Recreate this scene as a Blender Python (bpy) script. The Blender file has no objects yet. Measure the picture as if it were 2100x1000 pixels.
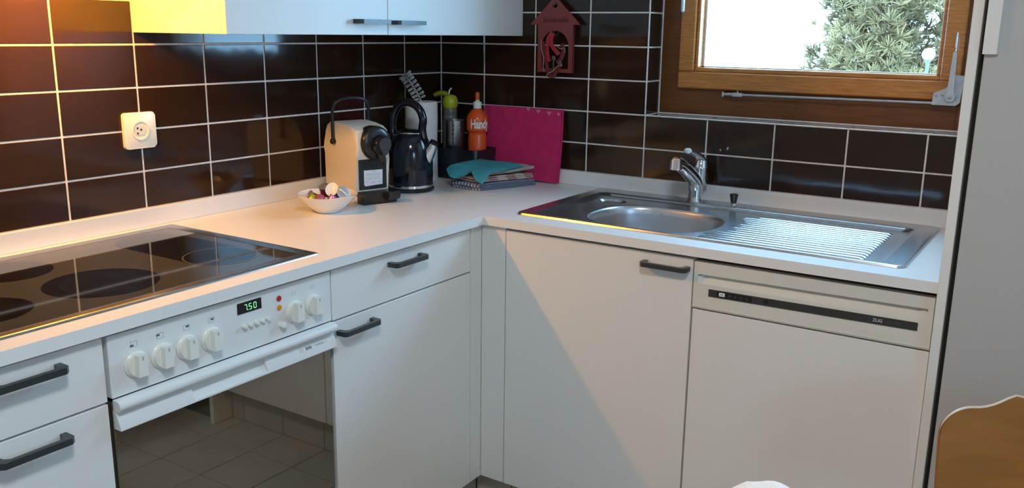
import bpy, bmesh, math, random
from mathutils import Vector, Matrix
random.seed(7)
R = math.radians
PI = math.pi
scene = bpy.context.scene
COL = scene.collection

# ------------------------------------------------------------------ camera, sky, exposure
cam_d = bpy.data.cameras.new('camera')
cam_d.sensor_width = 36.0
cam_d.lens = 36.0 * 1843.3 / 2100.0
cam_d.clip_start = 0.02
cam_d.clip_end = 300
cam = bpy.data.objects.new('camera', cam_d)
COL.objects.link(cam)
_a, _b, _c = 2.1467, -0.23244, 0.0132
_f = Vector((math.cos(_a) * math.cos(_b), math.sin(_a) * math.cos(_b), math.sin(_b)))
_r0 = Vector((math.sin(_a), -math.cos(_a), 0))
_u0 = _r0.cross(_f)
_r = math.cos(_c) * _r0 + math.sin(_c) * _u0
_u = -math.sin(_c) * _r0 + math.cos(_c) * _u0
cam.matrix_world = Matrix(((_r.x, _u.x, -_f.x, 1.952), (_r.y, _u.y, -_f.y, -2.538), (_r.z, _u.z, -_f.z, 1.3825), (0, 0, 0, 1)))
scene.camera = cam

world = bpy.data.worlds.new('overcast_sky')
scene.world = world
world.use_nodes = True
_bg = world.node_tree.nodes['Background']
_bg.inputs['Color'].default_value = (0.314, 0.648, 1.0, 1)
_bg.inputs['Strength'].default_value = 21.0

scene.view_settings.view_transform = 'Standard'
scene.view_settings.look = 'None'
scene.view_settings.gamma = 1.0
scene.view_settings.use_curve_mapping = False
scene.view_settings.exposure = 0.0
scene.cycles.use_denoising = True
scene.cycles.max_bounces = 10
scene.cycles.diffuse_bounces = 6
scene.cycles.glossy_bounces = 5
scene.cycles.transparent_max_bounces = 8
scene.cycles.caustics_reflective = False
scene.cycles.caustics_refractive = False
scene.cycles.sample_clamp_indirect = 6.0

def portal(name, loc, rot, sx, sy):
    l = bpy.data.lights.new(name, 'AREA'); l.shape = 'RECTANGLE'; l.size = sx; l.size_y = sy
    l.cycles.is_portal = True
    o = bpy.data.objects.new(name, l); COL.objects.link(o); o.location = loc; o.rotation_euler = rot
    return o
portal('window_portal', (1.24, 0.20, 1.57), (R(-90), 0, 0), 0.80, 0.70)
portal('unseen_window_portal', (3.65, -2.6, 1.485), (0, R(90), 0), 0.57, 0.72)

# ------------------------------------------------------------------ materials
MATS = {}
def mat(name, col, rough=0.5, metal=0.0, spec=0.5, ior=1.5, coat=0.0, noise=None, bump=None, emit=None, alpha=None):
    """noise=(scale, amount[, stretch vec]) colour variation, bump=(scale,strength)"""
    m = bpy.data.materials.new(name); m.use_nodes = True
    nt = m.node_tree; p = nt.nodes['Principled BSDF']
    p.inputs['Base Color'].default_value = (*col, 1)
    p.inputs['Roughness'].default_value = rough
    p.inputs['Metallic'].default_value = metal
    p.inputs['Specular IOR Level'].default_value = spec
    p.inputs['IOR'].default_value = ior
    p.inputs['Coat Weight'].default_value = coat
    p.inputs['Coat Roughness'].default_value = 0.05
    tc = None
    def coord(stretch=None):
        nonlocal tc
        if tc is None: tc = nt.nodes.new('ShaderNodeTexCoord')
        if stretch is None: return tc.outputs['Object']
        mp = nt.nodes.new('ShaderNodeMapping'); mp.inputs['Scale'].default_value = stretch
        nt.links.new(tc.outputs['Object'], mp.inputs['Vector']); return mp.outputs['Vector']
    if noise:
        n = nt.nodes.new('ShaderNodeTexNoise'); n.inputs['Scale'].default_value = noise[0]; n.inputs['Detail'].default_value = 5
        nt.links.new(coord(noise[2] if len(noise) > 2 else None), n.inputs['Vector'])
        rp = nt.nodes.new('ShaderNodeValToRGB')
        a = noise[1]
        rp.color_ramp.elements[0].position = 0.3; rp.color_ramp.elements[1].position = 0.7
        rp.color_ramp.elements[0].color = (*[max(0, c * (1 - a)) for c in col], 1)
        rp.color_ramp.elements[1].color = (*[min(1, c * (1 + a)) for c in col], 1)
        nt.links.new(n.outputs['Fac'], rp.inputs['Fac']); nt.links.new(rp.outputs['Color'], p.inputs['Base Color'])
    if bump:
        n = nt.nodes.new('ShaderNodeTexNoise'); n.inputs['Scale'].default_value = bump[0]; n.inputs['Detail'].default_value = 2
        nt.links.new(coord(bump[2] if len(bump) > 2 else None), n.inputs['Vector'])
        b = nt.nodes.new('ShaderNodeBump'); b.inputs['Strength'].default_value = bump[1]; b.inputs['Distance'].default_value = 0.01
        nt.links.new(n.outputs['Fac'], b.inputs['Height']); nt.links.new(b.outputs['Normal'], p.inputs['Normal'])
    if emit:
        p.inputs['Emission Color'].default_value = (*emit[0], 1); p.inputs['Emission Strength'].default_value = emit[1]
    MATS[name] = m
    return m

mat('tile_brown', (0.0245, 0.0112, 0.0062), 0.08, spec=0.36, ior=1.5, bump=(9, 0.05), noise=(6, 0.15))
mat('grout', (0.74, 0.70, 0.66), 0.85, noise=(60, 0.1))
mat('laminate', (0.76, 0.74, 0.70), 0.42, noise=(300, 0.02))
mat('laminate_edge', (0.72, 0.70, 0.66), 0.45)
mat('worktop', (0.78, 0.76, 0.73), 0.32, noise=(400, 0.03))
mat('enamel', (0.73, 0.73, 0.71), 0.22)
mat('fascia_cream', (0.66, 0.64, 0.56), 0.38)
mat('knob_cream', (0.78, 0.77, 0.69), 0.3)
mat('handle_dark', (0.030, 0.036, 0.036), 0.33)
mat('black_plastic', (0.012, 0.012, 0.013), 0.28)
mat('black_gloss', (0.005, 0.006, 0.011), 0.12)
mat('strip_black', (0.035, 0.034, 0.034), 0.4)
mat('dark_gap', (0.015, 0.014, 0.013), 0.8)
mat('dark_brown_gap', (0.06, 0.03, 0.018), 0.7)
mat('steel', (0.60, 0.60, 0.61), 0.27, 1.0, bump=(30, 0.02))
mat('steel_rib', (0.66, 0.66, 0.67), 0.27, 1.0)
mat('steel_brushed', (0.56, 0.56, 0.56), 0.33, 1.0, bump=(14, 0.03, (1, 14, 14)))
mat('chrome', (0.72, 0.73, 0.75), 0.06, 1.0)
mat('zinc', (0.50, 0.53, 0.56), 0.42, 0.7, noise=(40, 0.12))
mat('steel_frame', (0.48, 0.45, 0.42), 0.25, 1.0)
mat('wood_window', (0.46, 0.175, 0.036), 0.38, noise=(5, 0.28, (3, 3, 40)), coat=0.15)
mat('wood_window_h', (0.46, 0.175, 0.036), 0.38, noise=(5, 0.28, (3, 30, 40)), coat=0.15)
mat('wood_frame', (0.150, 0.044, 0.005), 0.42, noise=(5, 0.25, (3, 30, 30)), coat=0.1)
mat('plywood', (0.29, 0.112, 0.014), 0.5, spec=0.3, noise=(3, 0.16, (2, 2, 12)))
mat('ply_edge_lit', (0.66, 0.56, 0.44), 0.35)  # paler than the plywood: window light on the backrest edge
mat('wall_paint', (0.72, 0.69, 0.64), 0.9, noise=(4, 0.03))
mat('ceiling_paint', (0.80, 0.79, 0.77), 0.9, noise=(4, 0.02))
mat('floor_tile', (0.44, 0.40, 0.34), 0.32, noise=(9, 0.08))
mat('floor_grout', (0.20, 0.18, 0.15), 0.9, noise=(50, 0.1))
mat('socket_white', (0.80, 0.76, 0.66), 0.3)
mat('socket_hole', (0.02, 0.02, 0.02), 0.6)
mat('porcelain', (0.82, 0.80, 0.77), 0.16, coat=0.3)
mat('cream', (0.74, 0.68, 0.58), 0.33)
mat('white_plastic', (0.80, 0.80, 0.79), 0.3)
mat('paper', (0.78, 0.77, 0.76), 0.95, bump=(120, 0.25))
mat('label_paper', (0.66, 0.68, 0.74), 0.6)
mat('ink', (0.10, 0.11, 0.14), 0.7)
mat('ink_faint', (0.36, 0.38, 0.40), 0.7)
mat('ink_light', (0.42, 0.42, 0.41), 0.6)
mat('ink_dim', (0.075, 0.075, 0.078), 0.6)
mat('orange_plastic', (0.72, 0.085, 0.010), 0.28, coat=0.2)
mat('lime_plastic', (0.42, 0.47, 0.02), 0.35)
mat('grey_clear', (0.17, 0.18, 0.17), 0.25)
mat('caddy_navy', (0.010, 0.014, 0.022), 0.25)
mat('pink_cloth', (0.60, 0.018, 0.125), 0.9, noise=(30, 0.12), bump=(260, 0.5))
mat('pink_light', (0.62, 0.22, 0.32), 0.9)
mat('turquoise_cloth', (0.045, 0.30, 0.35), 0.9, noise=(25, 0.12), bump=(300, 0.4))
mat('grey_cloth', (0.42, 0.40, 0.36), 0.95, noise=(40, 0.2), bump=(200, 0.5))
mat('red_board', (0.20, 0.032, 0.028), 0.55, noise=(30, 0.06))
mat('red_ribbon', (0.34, 0.012, 0.018), 0.5)
mat('house_ink', (0.045, 0.008, 0.008), 0.7)
mat('dark_ribbon', (0.13, 0.012, 0.016), 0.6)
mat('pale_string', (0.40, 0.26, 0.20), 0.6)
mat('bristle', (0.86, 0.86, 0.86), 0.6)
mat('led_red', (0.45, 0.012, 0.02), 0.2)
mat('led_amber', (0.75, 0.26, 0.01), 0.2)
mat('digit_green', (0.1, 0.6, 0.2), 0.4, emit=((0.30, 1.0, 0.42), 1.1))
mat('bark', (0.13, 0.070, 0.035), 0.9, noise=(12, 0.3))
mat('needles', (0.140, 0.088, 0.028), 0.8, noise=(3.0, 0.45))
mat('snow', (0.85, 0.86, 0.88), 0.8, noise=(1, 0.03))
mat('globe_glass', (0.85, 0.85, 0.85), 0.3)
mat('iron', (0.05, 0.055, 0.06), 0.5)
mat('lamp_lens', (1, 0.8, 0.5), 0.4, emit=((1.0, 0.45, 0.06), 40))
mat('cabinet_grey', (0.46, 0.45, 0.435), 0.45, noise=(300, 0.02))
mat('fill_glow', (0.8, 0.78, 0.72), 0.5, emit=((0.9, 0.96, 1.0), 6))  # glow of the added ceiling fill lamp
mat('table_wood', (0.42, 0.24, 0.09), 0.35, noise=(4, 0.2, (2, 14, 8)))
for nm, c in (('capsule_olive', (0.30, 0.26, 0.03)), ('capsule_lime', (0.40, 0.45, 0.05)), ('capsule_plum', (0.24, 0.05, 0.09)),
              ('capsule_pink', (0.55, 0.14, 0.22)), ('capsule_violet', (0.38, 0.17, 0.50)), ('capsule_bronze', (0.20, 0.12, 0.05)), ('capsule_copper', (0.40, 0.22, 0.12))):
    mat(nm, c, 0.3, 0.55)
mat('foil', (0.62, 0.60, 0.60), 0.35, 0.8)

def hob_glass():
    m = mat('hob_glass', (0.040, 0.036, 0.028), 0.045, ior=1.52)
    nt = m.node_tree; p = nt.nodes['Principled BSDF']
    tc = nt.nodes.new('ShaderNodeTexCoord'); n = nt.nodes.new('ShaderNodeTexNoise'); n.inputs['Scale'].default_value = 900
    rp = nt.nodes.new('ShaderNodeValToRGB')
    rp.color_ramp.elements[0].position = 0.42; rp.color_ramp.elements[0].color = (0.030, 0.028, 0.022, 1)
    rp.color_ramp.elements[1].position = 0.62; rp.color_ramp.elements[1].color = (0.075, 0.072, 0.056, 1)
    nt.links.new(tc.outputs['Object'], n.inputs['Vector']); nt.links.new(n.outputs['Fac'], rp.inputs['Fac']); nt.links.new(rp.outputs['Color'], p.inputs['Base Color'])
hob_glass()
mat('hob_zone', (0.006, 0.005, 0.004), 0.045, ior=1.52, noise=(40, 0.4))
mat('hob_zone_inner', (0.016, 0.014, 0.012), 0.06, ior=1.52)
mat('hob_ring', (0.10, 0.09, 0.07), 0.06, ior=1.52)
mat('oven_glass', (0.050, 0.040, 0.020), 0.02, ior=3.0)

def pane_material():
    m = bpy.data.materials.new('pane_glass'); m.use_nodes = True
    nt = m.node_tree; nt.nodes.remove(nt.nodes['Principled BSDF'])
    out = nt.nodes['Material Output']
    t = nt.nodes.new('ShaderNodeBsdfTransparent'); g = nt.nodes.new('ShaderNodeBsdfGlossy'); g.inputs['Roughness'].default_value = 0.0
    lw = nt.nodes.new('ShaderNodeLayerWeight'); lw.inputs['Blend'].default_value = 0.5
    pw = nt.nodes.new('ShaderNodeMath'); pw.operation = 'POWER'; pw.inputs[1].default_value = 5.0; nt.links.new(lw.outputs['Facing'], pw.inputs[0])
    fr = nt.nodes.new('ShaderNodeMath'); fr.operation = 'MULTIPLY_ADD'; fr.inputs[1].default_value = 0.95; fr.inputs[2].default_value = 0.04; nt.links.new(pw.outputs[0], fr.inputs[0])
    mx = nt.nodes.new('ShaderNodeMixShader')
    nt.links.new(fr.outputs[0], mx.inputs[0]); nt.links.new(t.outputs[0], mx.inputs[1]); nt.links.new(g.outputs[0], mx.inputs[2])
    nt.links.new(mx.outputs[0], out.inputs['Surface']); MATS['pane_glass'] = m
pane_material()

def stripe_material(name, c1, c2, scale, check=False, axis='X', c3=None):
    m = bpy.data.materials.new(name); m.use_nodes = True
    nt = m.node_tree; p = nt.nodes['Principled BSDF']; p.inputs['Roughness'].default_value = 0.95
    uv = nt.nodes.new('ShaderNodeUVMap')
    sep = nt.nodes.new('ShaderNodeSeparateXYZ'); nt.links.new(uv.outputs['UV'], sep.inputs[0])
    def band(out):
        a = nt.nodes.new('ShaderNodeMath'); a.operation = 'MULTIPLY'; a.inputs[1].default_value = scale; nt.links.new(out, a.inputs[0])
        f = nt.nodes.new('ShaderNodeMath'); f.operation = 'FRACT'; nt.links.new(a.outputs[0], f.inputs[0])
        g = nt.nodes.new('ShaderNodeMath'); g.operation = 'GREATER_THAN'; g.inputs[1].default_value = 0.5; nt.links.new(f.outputs[0], g.inputs[0])
        return g.outputs[0]
    bx_ = band(sep.outputs[axis])
    mix = nt.nodes.new('ShaderNodeMix'); mix.data_type = 'RGBA'
    mix.inputs['A'].default_value = (*c1, 1); mix.inputs['B'].default_value = (*c2, 1)
    if check:
        by_ = band(sep.outputs['Y' if axis == 'X' else 'X'])
        ad = nt.nodes.new('ShaderNodeMath'); ad.operation = 'ADD'; nt.links.new(bx_, ad.inputs[0]); nt.links.new(by_, ad.inputs[1])
        hf = nt.nodes.new('ShaderNodeMath'); hf.operation = 'MULTIPLY'; hf.inputs[1].default_value = 0.5; nt.links.new(ad.outputs[0], hf.inputs[0])
        nt.links.new(hf.outputs[0], mix.inputs['Factor'])
    else:
        nt.links.new(bx_, mix.inputs['Factor'])
    nt.links.new(mix.outputs['Result'], p.inputs['Base Color'])
    MATS[name] = m
stripe_material('towel_blue_stripe', (0.10, 0.12, 0.19), (0.52, 0.54, 0.58), 9)
stripe_material('towel_red_check', (0.56, 0.47, 0.42), (0.26, 0.025, 0.032), 12, check=True)

# ------------------------------------------------------------------ mesh helpers
def box(bm, x0, x1, y0, y1, z0, z1, bev=0.0, seg=1):
    vs = [bm.verts.new((x, y, z)) for z in (z0, z1) for y in (y0, y1) for x in (x0, x1)]
    fs = [bm.faces.new([vs[i] for i in q]) for q in ((0, 2, 3, 1), (4, 5, 7, 6), (0, 1, 5, 4), (2, 6, 7, 3), (0, 4, 6, 2), (1, 3, 7, 5))]
    if bev > 0:
        es = list({e for f in fs for e in f.edges})
        bmesh.ops.bevel(bm, geom=es, offset=bev, segments=seg, profile=0.5, affect='EDGES')
    return bm

def frame_of(d):
    d = d.normalized(); a = Vector((0, 0, 1)) if abs(d.z) < 0.9 else Vector((1, 0, 0))
    n = d.cross(a).normalized(); return n, d.cross(n).normalized()

def ring(bm, c, n, b, r, k, r2=None):
    r2 = r if r2 is None else r2
    return [bm.verts.new(c + n * (r * math.cos(2 * PI * i / k)) + b * (r2 * math.sin(2 * PI * i / k))) for i in range(k)]

def skin(bm, rings, cap0=True, cap1=True):
    for A, B in zip(rings[:-1], rings[1:]):
        k = len(A)
        for i in range(k):
            bm.faces.new((A[i], A[(i + 1) % k], B[(i + 1) % k], B[i]))
    if cap0: bm.faces.new(list(reversed(rings[0])))
    if cap1: bm.faces.new(rings[-1])

def tube(bm, pts, r, k=10, closed=False, flat=None):
    """tube along points; r number or list; flat=(ratio) elliptical"""
    P = [Vector(p) for p in pts]; n = len(P)
    rs = r if isinstance(r, (list, tuple)) else [r] * n
    rings = []
    pn = None
    for i in range(n):
        d = (P[min(i + 1, n - 1)] - P[max(i - 1, 0)])
        if pn is None: nn, bb = frame_of(d)
        else:
            d = d.normalized(); nn = (pn - d * pn.dot(d)).normalized(); bb = d.cross(nn)
        pn = nn
        rings.append(ring(bm, P[i], nn, bb, rs[i], k, rs[i] * flat if flat else None))
    skin(bm, rings)
    return bm

def smooth_path(pts, sub=6):
    P = [Vector(p) for p in pts]; out = []
    for i in range(len(P) - 1):
        p0, p1, p2, p3 = P[max(i - 1, 0)], P[i], P[i + 1], P[min(i + 2, len(P) - 1)]
        for s in range(sub):
            t = s / sub
            out.append(0.5 * ((2 * p1) + (p2 - p0) * t + (2 * p0 - 5 * p1 + 4 * p2 - p3) * t * t + (3 * p1 - p0 - 3 * p2 + p3) * t ** 3))
    out.append(P[-1]); return out

def lathe(bm, prof, k=32, c=(0, 0, 0), cap=True):
    """prof: list of (r,z) bottom to top"""
    c = Vector(c); rings = []
    for r, z in prof:
        rings.append(ring(bm, c + Vector((0, 0, z)), Vector((1, 0, 0)), Vector((0, 1, 0)), max(r, 1e-5), k))
    skin(bm, rings, cap, cap)
    return bm

def cyl(bm, p0, p1, r, k=20, r1=None, bev=0.0):
    p0, p1 = Vector(p0), Vector(p1); n, b = frame_of(p1 - p0); r1 = r if r1 is None else r1
    if bev:
        d = (p1 - p0).normalized()
        rings = [ring(bm, p0, n, b, r, k), ring(bm, p1 - d * bev, n, b, r1, k), ring(bm, p1, n, b, r1 - bev, k)]
    else:
        rings = [ring(bm, p0, n, b, r, k), ring(bm, p1, n, b, r1, k)]
    skin(bm, rings); return bm

def prism(bm, poly, fn, d0, d1):
    """poly list of (a,b); fn(a,b,d)->xyz ; extrude d0..d1"""
    A = [bm.verts.new(fn(a, b, d0)) for a, b in poly]; B = [bm.verts.new(fn(a, b, d1)) for a, b in poly]
    n = len(poly)
    for i in range(n):
        bm.faces.new((A[i], A[(i + 1) % n], B[(i + 1) % n], B[i]))
    bm.faces.new(list(reversed(A))); bm.faces.new(B)
    return bm

def rrect(x0, x1, y0, y1, r, k=5):
    out = []
    for cx, cy, a0 in ((x1 - r, y1 - r, 0), (x0 + r, y1 - r, 90), (x0 + r, y0 + r, 180), (x1 - r, y0 + r, 270)):
        for i in range(k + 1):
            a = R(a0 + 90 * i / k); out.append((cx + r * math.cos(a), cy + r * math.sin(a)))
    return out

def plate_with_holes(bm, outer, holes, z0, z1):
    """flat solid with holes, outlines in xy"""
    def loop(pts, z):
        vs = [bm.verts.new((x, y, z)) for x, y in pts]
        return vs, [bm.edges.new((vs[i], vs[(i + 1) % len(vs)])) for i in range(len(vs))]
    for z, up in ((z1, True), (z0, False)):
        es = []
        for pl in [outer] + holes:
            es += loop(pl, z)[1]
        res = bmesh.ops.triangle_fill(bm, edges=es, use_beauty=True, normal=(0, 0, 1 if up else -1))
    for pl in [outer] + holes:
        n = len(pl)
        a = [bm.verts.new((x, y, z0)) for x, y in pl]; b = [bm.verts.new((x, y, z1)) for x, y in pl]
        for i in range(n):
            bm.faces.new((a[i], a[(i + 1) % n], b[(i + 1) % n], b[i]))
    bmesh.ops.remove_doubles(bm, verts=bm.verts[:], dist=1e-5)
    bmesh.ops.recalc_face_normals(bm, faces=bm.faces[:])
    return bm

def sheet(bm, fn, nu, nv, th, uv=True):
    """fn(u,v) -> point, u,v in 0..1; thick sheet"""
    g = [[Vector(fn(i / nu, j / nv)) for j in range(nv + 1)] for i in range(nu + 1)]
    def nrm(i, j):
        du = g[min(i + 1, nu)][j] - g[max(i - 1, 0)][j]; dv = g[i][min(j + 1, nv)] - g[i][max(j - 1, 0)]
        n = du.cross(dv); return n.normalized() if n.length > 1e-9 else Vector((0, 0, 1))
    A = [[bm.verts.new(g[i][j] + nrm(i, j) * th / 2) for j in range(nv + 1)] for i in range(nu + 1)]
    B = [[bm.verts.new(g[i][j] - nrm(i, j) * th / 2) for j in range(nv + 1)] for i in range(nu + 1)]
    lay = bm.loops.layers.uv.verify() if uv else None
    def quad(vs, uvs):
        f = bm.faces.new(vs)
        if lay:
            for l, q in zip(f.loops, uvs): l[lay].uv = q
    for i in range(nu):
        for j in range(nv):
            c = [(i / nu, j / nv), ((i + 1) / nu, j / nv), ((i + 1) / nu, (j + 1) / nv), (i / nu, (j + 1) / nv)]
            quad((A[i][j], A[i + 1][j], A[i + 1][j + 1], A[i][j + 1]), c)
            quad((B[i][j + 1], B[i + 1][j + 1], B[i + 1][j], B[i][j]), [c[3], c[2], c[1], c[0]])
    for i in range(nu):
        for j, s in ((0, 1), (nv, -1)):
            vs = (A[i + 1][j], A[i][j], B[i][j], B[i + 1][j]); c = ((i + 1) / nu, j / nv), (i / nu, j / nv), (i / nu, j / nv), ((i + 1) / nu, j / nv)
            quad(vs if s > 0 else vs[::-1], c if s > 0 else c[::-1])
    for j in range(nv):
        for i, s in ((0, 1), (nu, -1)):
            vs = (A[i][j], A[i][j + 1], B[i][j + 1], B[i][j]); c = (i / nu, j / nv), (i / nu, (j + 1) / nv), (i / nu, (j + 1) / nv), (i / nu, j / nv)
            quad(vs if s > 0 else vs[::-1], c if s > 0 else c[::-1])
    return bm

def obj(name, bm, m, parent=None, local=False, ang=35, label=None):
    """bm is in world coordinates unless local; becomes one mesh object"""
    me = bpy.data.meshes.new(name)
    if parent is not None and not local:
        bmesh.ops.translate(bm, verts=bm.verts[:], vec=-Vector(parent['_base']) if '_base' in parent else Vector((0, 0, 0)))
    bmesh.ops.recalc_face_normals(bm, faces=bm.faces[:])
    bm.to_mesh(me); bm.free()
    me.materials.append(MATS[m])
    me.shade_smooth(); me.set_sharp_from_angle(angle=R(ang))
    o = bpy.data.objects.new(name, me); COL.objects.link(o)
    if parent is not None:
        o.parent = parent
        if '_base' in parent: o['_base'] = list(parent['_base'])
    if label: o['label'] = label
    return o

def tag(o, label, cat, group=None):
    o['label'] = label; o['category'] = cat
    if group: o['group'] = group
    return o

def thing(name, label, cat, loc=(0, 0, 0), rotz=0.0, group=None):
    o = bpy.data.objects.new(name, None); COL.objects.link(o); o.empty_display_size = 0.05
    o.location = loc; o.rotation_euler = (0, 0, rotz); o['_base'] = list(loc)
    return tag(o, label, cat, group)

def struct(name, bm, m):
    o = obj(name, bm, m); o['kind'] = 'structure'; return o

def B(): return bmesh.new()
def bx(*a, **k): return box(bmesh.new(), *a, **k)

def text_mesh(body, size, extrude=0.0002, bold=0.0, align='CENTER', spacing=1.0):
    c = bpy.data.curves.new('lettering', 'FONT'); c.body = body; c.size = size; c.extrude = extrude; c.offset = bold
    c.align_x = align; c.align_y = 'CENTER'; c.space_character = spacing; c.resolution_u = 4
    o = bpy.data.objects.new('lettering', c); COL.objects.link(o)
    dg = bpy.context.evaluated_depsgraph_get(); dg.update()
    me = bpy.data.meshes.new_from_object(o.evaluated_get(dg))
    bpy.data.objects.remove(o); bpy.data.curves.remove(c)
    bm = bmesh.new(); bm.from_mesh(me); bpy.data.meshes.remove(me)
    return bm

def lettering(name, body, size, m, parent, place, **k):
    """place(x,y,z)->world point of a letter-plane point"""
    bm = text_mesh(body, size, **k)
    for v in bm.verts: v.co = Vector(place(v.co.x, v.co.y, v.co.z))
    return obj(name, bm, m, parent, local=k.get('local', False))

# ------------------------------------------------------------------ room shell
RX, RY, RZ = 3.6, -4.2, 2.4
P = 0.2; PZ = 0.1014
ZA = 1.34                       # a horizontal joint of the wall tiles
NX0, NX1, NZ0, NZ1, ND = 0.783, 1.70, ZA - 2 * PZ, 1.95, 0.095
WT = 0.0015                     # joints lie this far behind the tile faces

floor = struct('floor', bx(-0.2, RX + 0.2, RY - 0.2, 0.35, -0.1, -0.004), 'floor_grout')
ceiling = struct('ceiling', bx(-0.2, RX + 0.2, RY - 0.2, 0.35, RZ, RZ + 0.1), 'ceiling_paint')
wall_left = struct('wall_left', bx(-0.2, -WT, RY - 0.2, 0.35, -0.1, RZ), 'grout')
bm = B()
box(bm, -WT, NX0 - WT, WT, 0.35, 0, RZ); box(bm, NX0 - WT, NX1, WT, 0.35, 0, NZ0 - WT)
box(bm, NX0 - WT, NX1, WT, 0.35, NZ1, RZ); box(bm, NX1, RX, WT, 0.35, 0, RZ)
wall_back = struct('wall_back', bm, 'grout')
bm = B()
WA, WB, WC, WD = -2.96, -2.24, 1.20, 1.77  # opening of the unseen side window, sized for the light it lets in
box(bm, RX, RX + 0.2, RY, WA, 0, RZ); box(bm, RX, RX + 0.2, WB, 0.35, 0, RZ); box(bm, RX, RX + 0.2, WA, WB, 0, WC); box(bm, RX, RX + 0.2, WA, WB, WD, RZ)
wall_right = struct('wall_right', bm, 'wall_paint')
wall_rear = struct('wall_rear', bx(0, RX, RY - 0.2, RY, 0, RZ), 'wall_paint')

_tile_cache = {}
def tile_mesh(w, h, m, th=0.006, bev=0.0010):
    key = (round(w, 4), round(h, 4), m)
    if key not in _tile_cache:
        b_ = bx(-w / 2, w / 2, -h / 2, h / 2, -th, 0, bev=bev)
        bmesh.ops.recalc_face_normals(b_, faces=b_.faces[:])
        me = bpy.data.meshes.new('tile'); b_.to_mesh(me); b_.free(); me.materials.append(MATS[m])
        _tile_cache[key] = me
    return _tile_cache[key]

def put_tile(parent, center, ax, ay, w, h, m, jitter=0.0):
    o = bpy.data.objects.new('tile', tile_mesh(w, h, m)); COL.objects.link(o); o.parent = parent
    ax, ay = Vector(ax), Vector(ay); az = ax.cross(ay)
    M = Matrix((ax, ay, az)).transposed()
    if jitter:
        M = M @ Matrix.Rotation(random.uniform(-jitter, jitter), 3, 'X') @ Matrix.Rotation(random.uniform(-jitter, jitter), 3, 'Y')
    o.matrix_local = Matrix.Translation(center) @ M.to_4x4()
    return o
G = 0.0046
ZTOP = 0.945                    # upstand top
JIT = 0.0022
def zrows(zlo, zhi):
    rows = []
    for k in range(-5, 6):
        a, b = ZA - k * PZ, ZA - (k - 1) * PZ
        lo, hi = max(a, zlo), min(b, zhi)
        if hi - lo > 0.02: rows.append((lo + (G / 2 if lo == a else 0), hi - (G / 2 if hi == b else 0)))
    return rows
# left wall: tiles run from the corner along -Y
yj = [0.0] + [-0.196 - P * i for i in range(0, 11)]
for y1, y0 in zip(yj[:-1], yj[1:]):
    for lo, hi in zrows(ZTOP + 0.001, ZA + PZ * (1 if y1 > -1.1 else 3)):
        w = y1 - y0 - G
        put_tile(wall_left, (0, (y0 + y1) / 2, (lo + hi) / 2), (0, 1, 0), (0, 0, 1), w, hi - lo, 'tile_brown', JIT)
# back wall
xj = [0.0] + [0.183 + P * i for i in range(0, 9)]
for x0, x1 in zip(xj[:-1], xj[1:]):
    x1c = min(x1, 1.715)
    if x1c - x0 < 0.03: continue
    top = ZA + PZ * 3 if x1 < NX0 + 0.01 else NZ0
    for lo, hi in zrows(ZTOP + 0.001, top):
        put_tile(wall_back, ((x0 + x1c) / 2, 0, (lo + hi) / 2), (1, 0, 0), (0, 0, 1), x1c - x0 - G, hi - lo, 'tile_brown', JIT)
# niche: side reveal and sill
for lo, hi in zrows(NZ0, ZA + PZ * 3):
    put_tile(wall_back, (NX0, ND / 2 + 0.001, (lo + hi) / 2), (0, 1, 0), (0, 0, 1), ND - G, hi - lo, 'tile_brown')
for x0, x1 in zip(xj[:-1], xj[1:]):
    if x0 < NX0 - 0.01: continue
    x1c = min(x1, NX1)
    if x1c - x0 < 0.03: continue
    put_tile(wall_back, ((x0 + x1c) / 2, ND / 2 + 0.001, NZ0), (1, 0, 0), (0, 1, 0), x1c - x0 - G, ND - G, 'tile_brown')
# rounded grout lines on the outer corners of the niche
bm = B(); tube(bm, [(NX0 - .0004, .0004, NZ0 - .0004), (1.699, .0004, NZ0 - .0004)], .0024, 8); obj('grout_line', bm, 'grout', wall_back, local=True)
bm = B(); tube(bm, [(NX0 - .0004, .0004, NZ0 - .0004), (NX0 - .0004, .0004, 1.64)], .0024, 8); obj('grout_line', bm, 'grout', wall_back, local=True)
# floor tiles
for i in range(-4, 7):
    for j in range(-1, 8):
        put_tile(floor, (1.36 + P * i, -0.585 - P * j, 0), (1, 0, 0), (0, 1, 0), P - 0.004, P - 0.004, 'floor_tile')

# ------------------------------------------------------------------ window over the sink
FY = ND
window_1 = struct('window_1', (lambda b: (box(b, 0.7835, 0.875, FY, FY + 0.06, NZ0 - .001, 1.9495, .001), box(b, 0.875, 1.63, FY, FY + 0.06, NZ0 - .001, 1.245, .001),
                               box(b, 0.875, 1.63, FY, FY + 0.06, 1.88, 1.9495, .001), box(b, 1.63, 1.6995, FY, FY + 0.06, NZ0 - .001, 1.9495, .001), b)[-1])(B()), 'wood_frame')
def win_part(name, bm, m, parent=window_1): return obj(name, bm, m, parent, local=True)
SY0, SY1 = 0.072, FY - 0.001
sash = win_part('sash_rail', bx(0.852, 1.632, SY0, SY1 + 0.035, 1.220, 1.270, bev=.003), 'wood_window_h')
win_part('sash_rail', bx(0.852, 1.632, SY0, SY1 + 0.035, 1.84, 1.90, bev=.003), 'wood_window_h')
win_part('sash_stile', bx(0.852, 0.900, SY0 + .0005, SY1 + 0.035, 1.271, 1.839, bev=.003), 'wood_window')
win_part('sash_stile', bx(1.583, 1.632, SY0 + .0005, SY1 + 0.035, 1.271, 1.839, bev=.003), 'wood_window')
bm = B()
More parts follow.
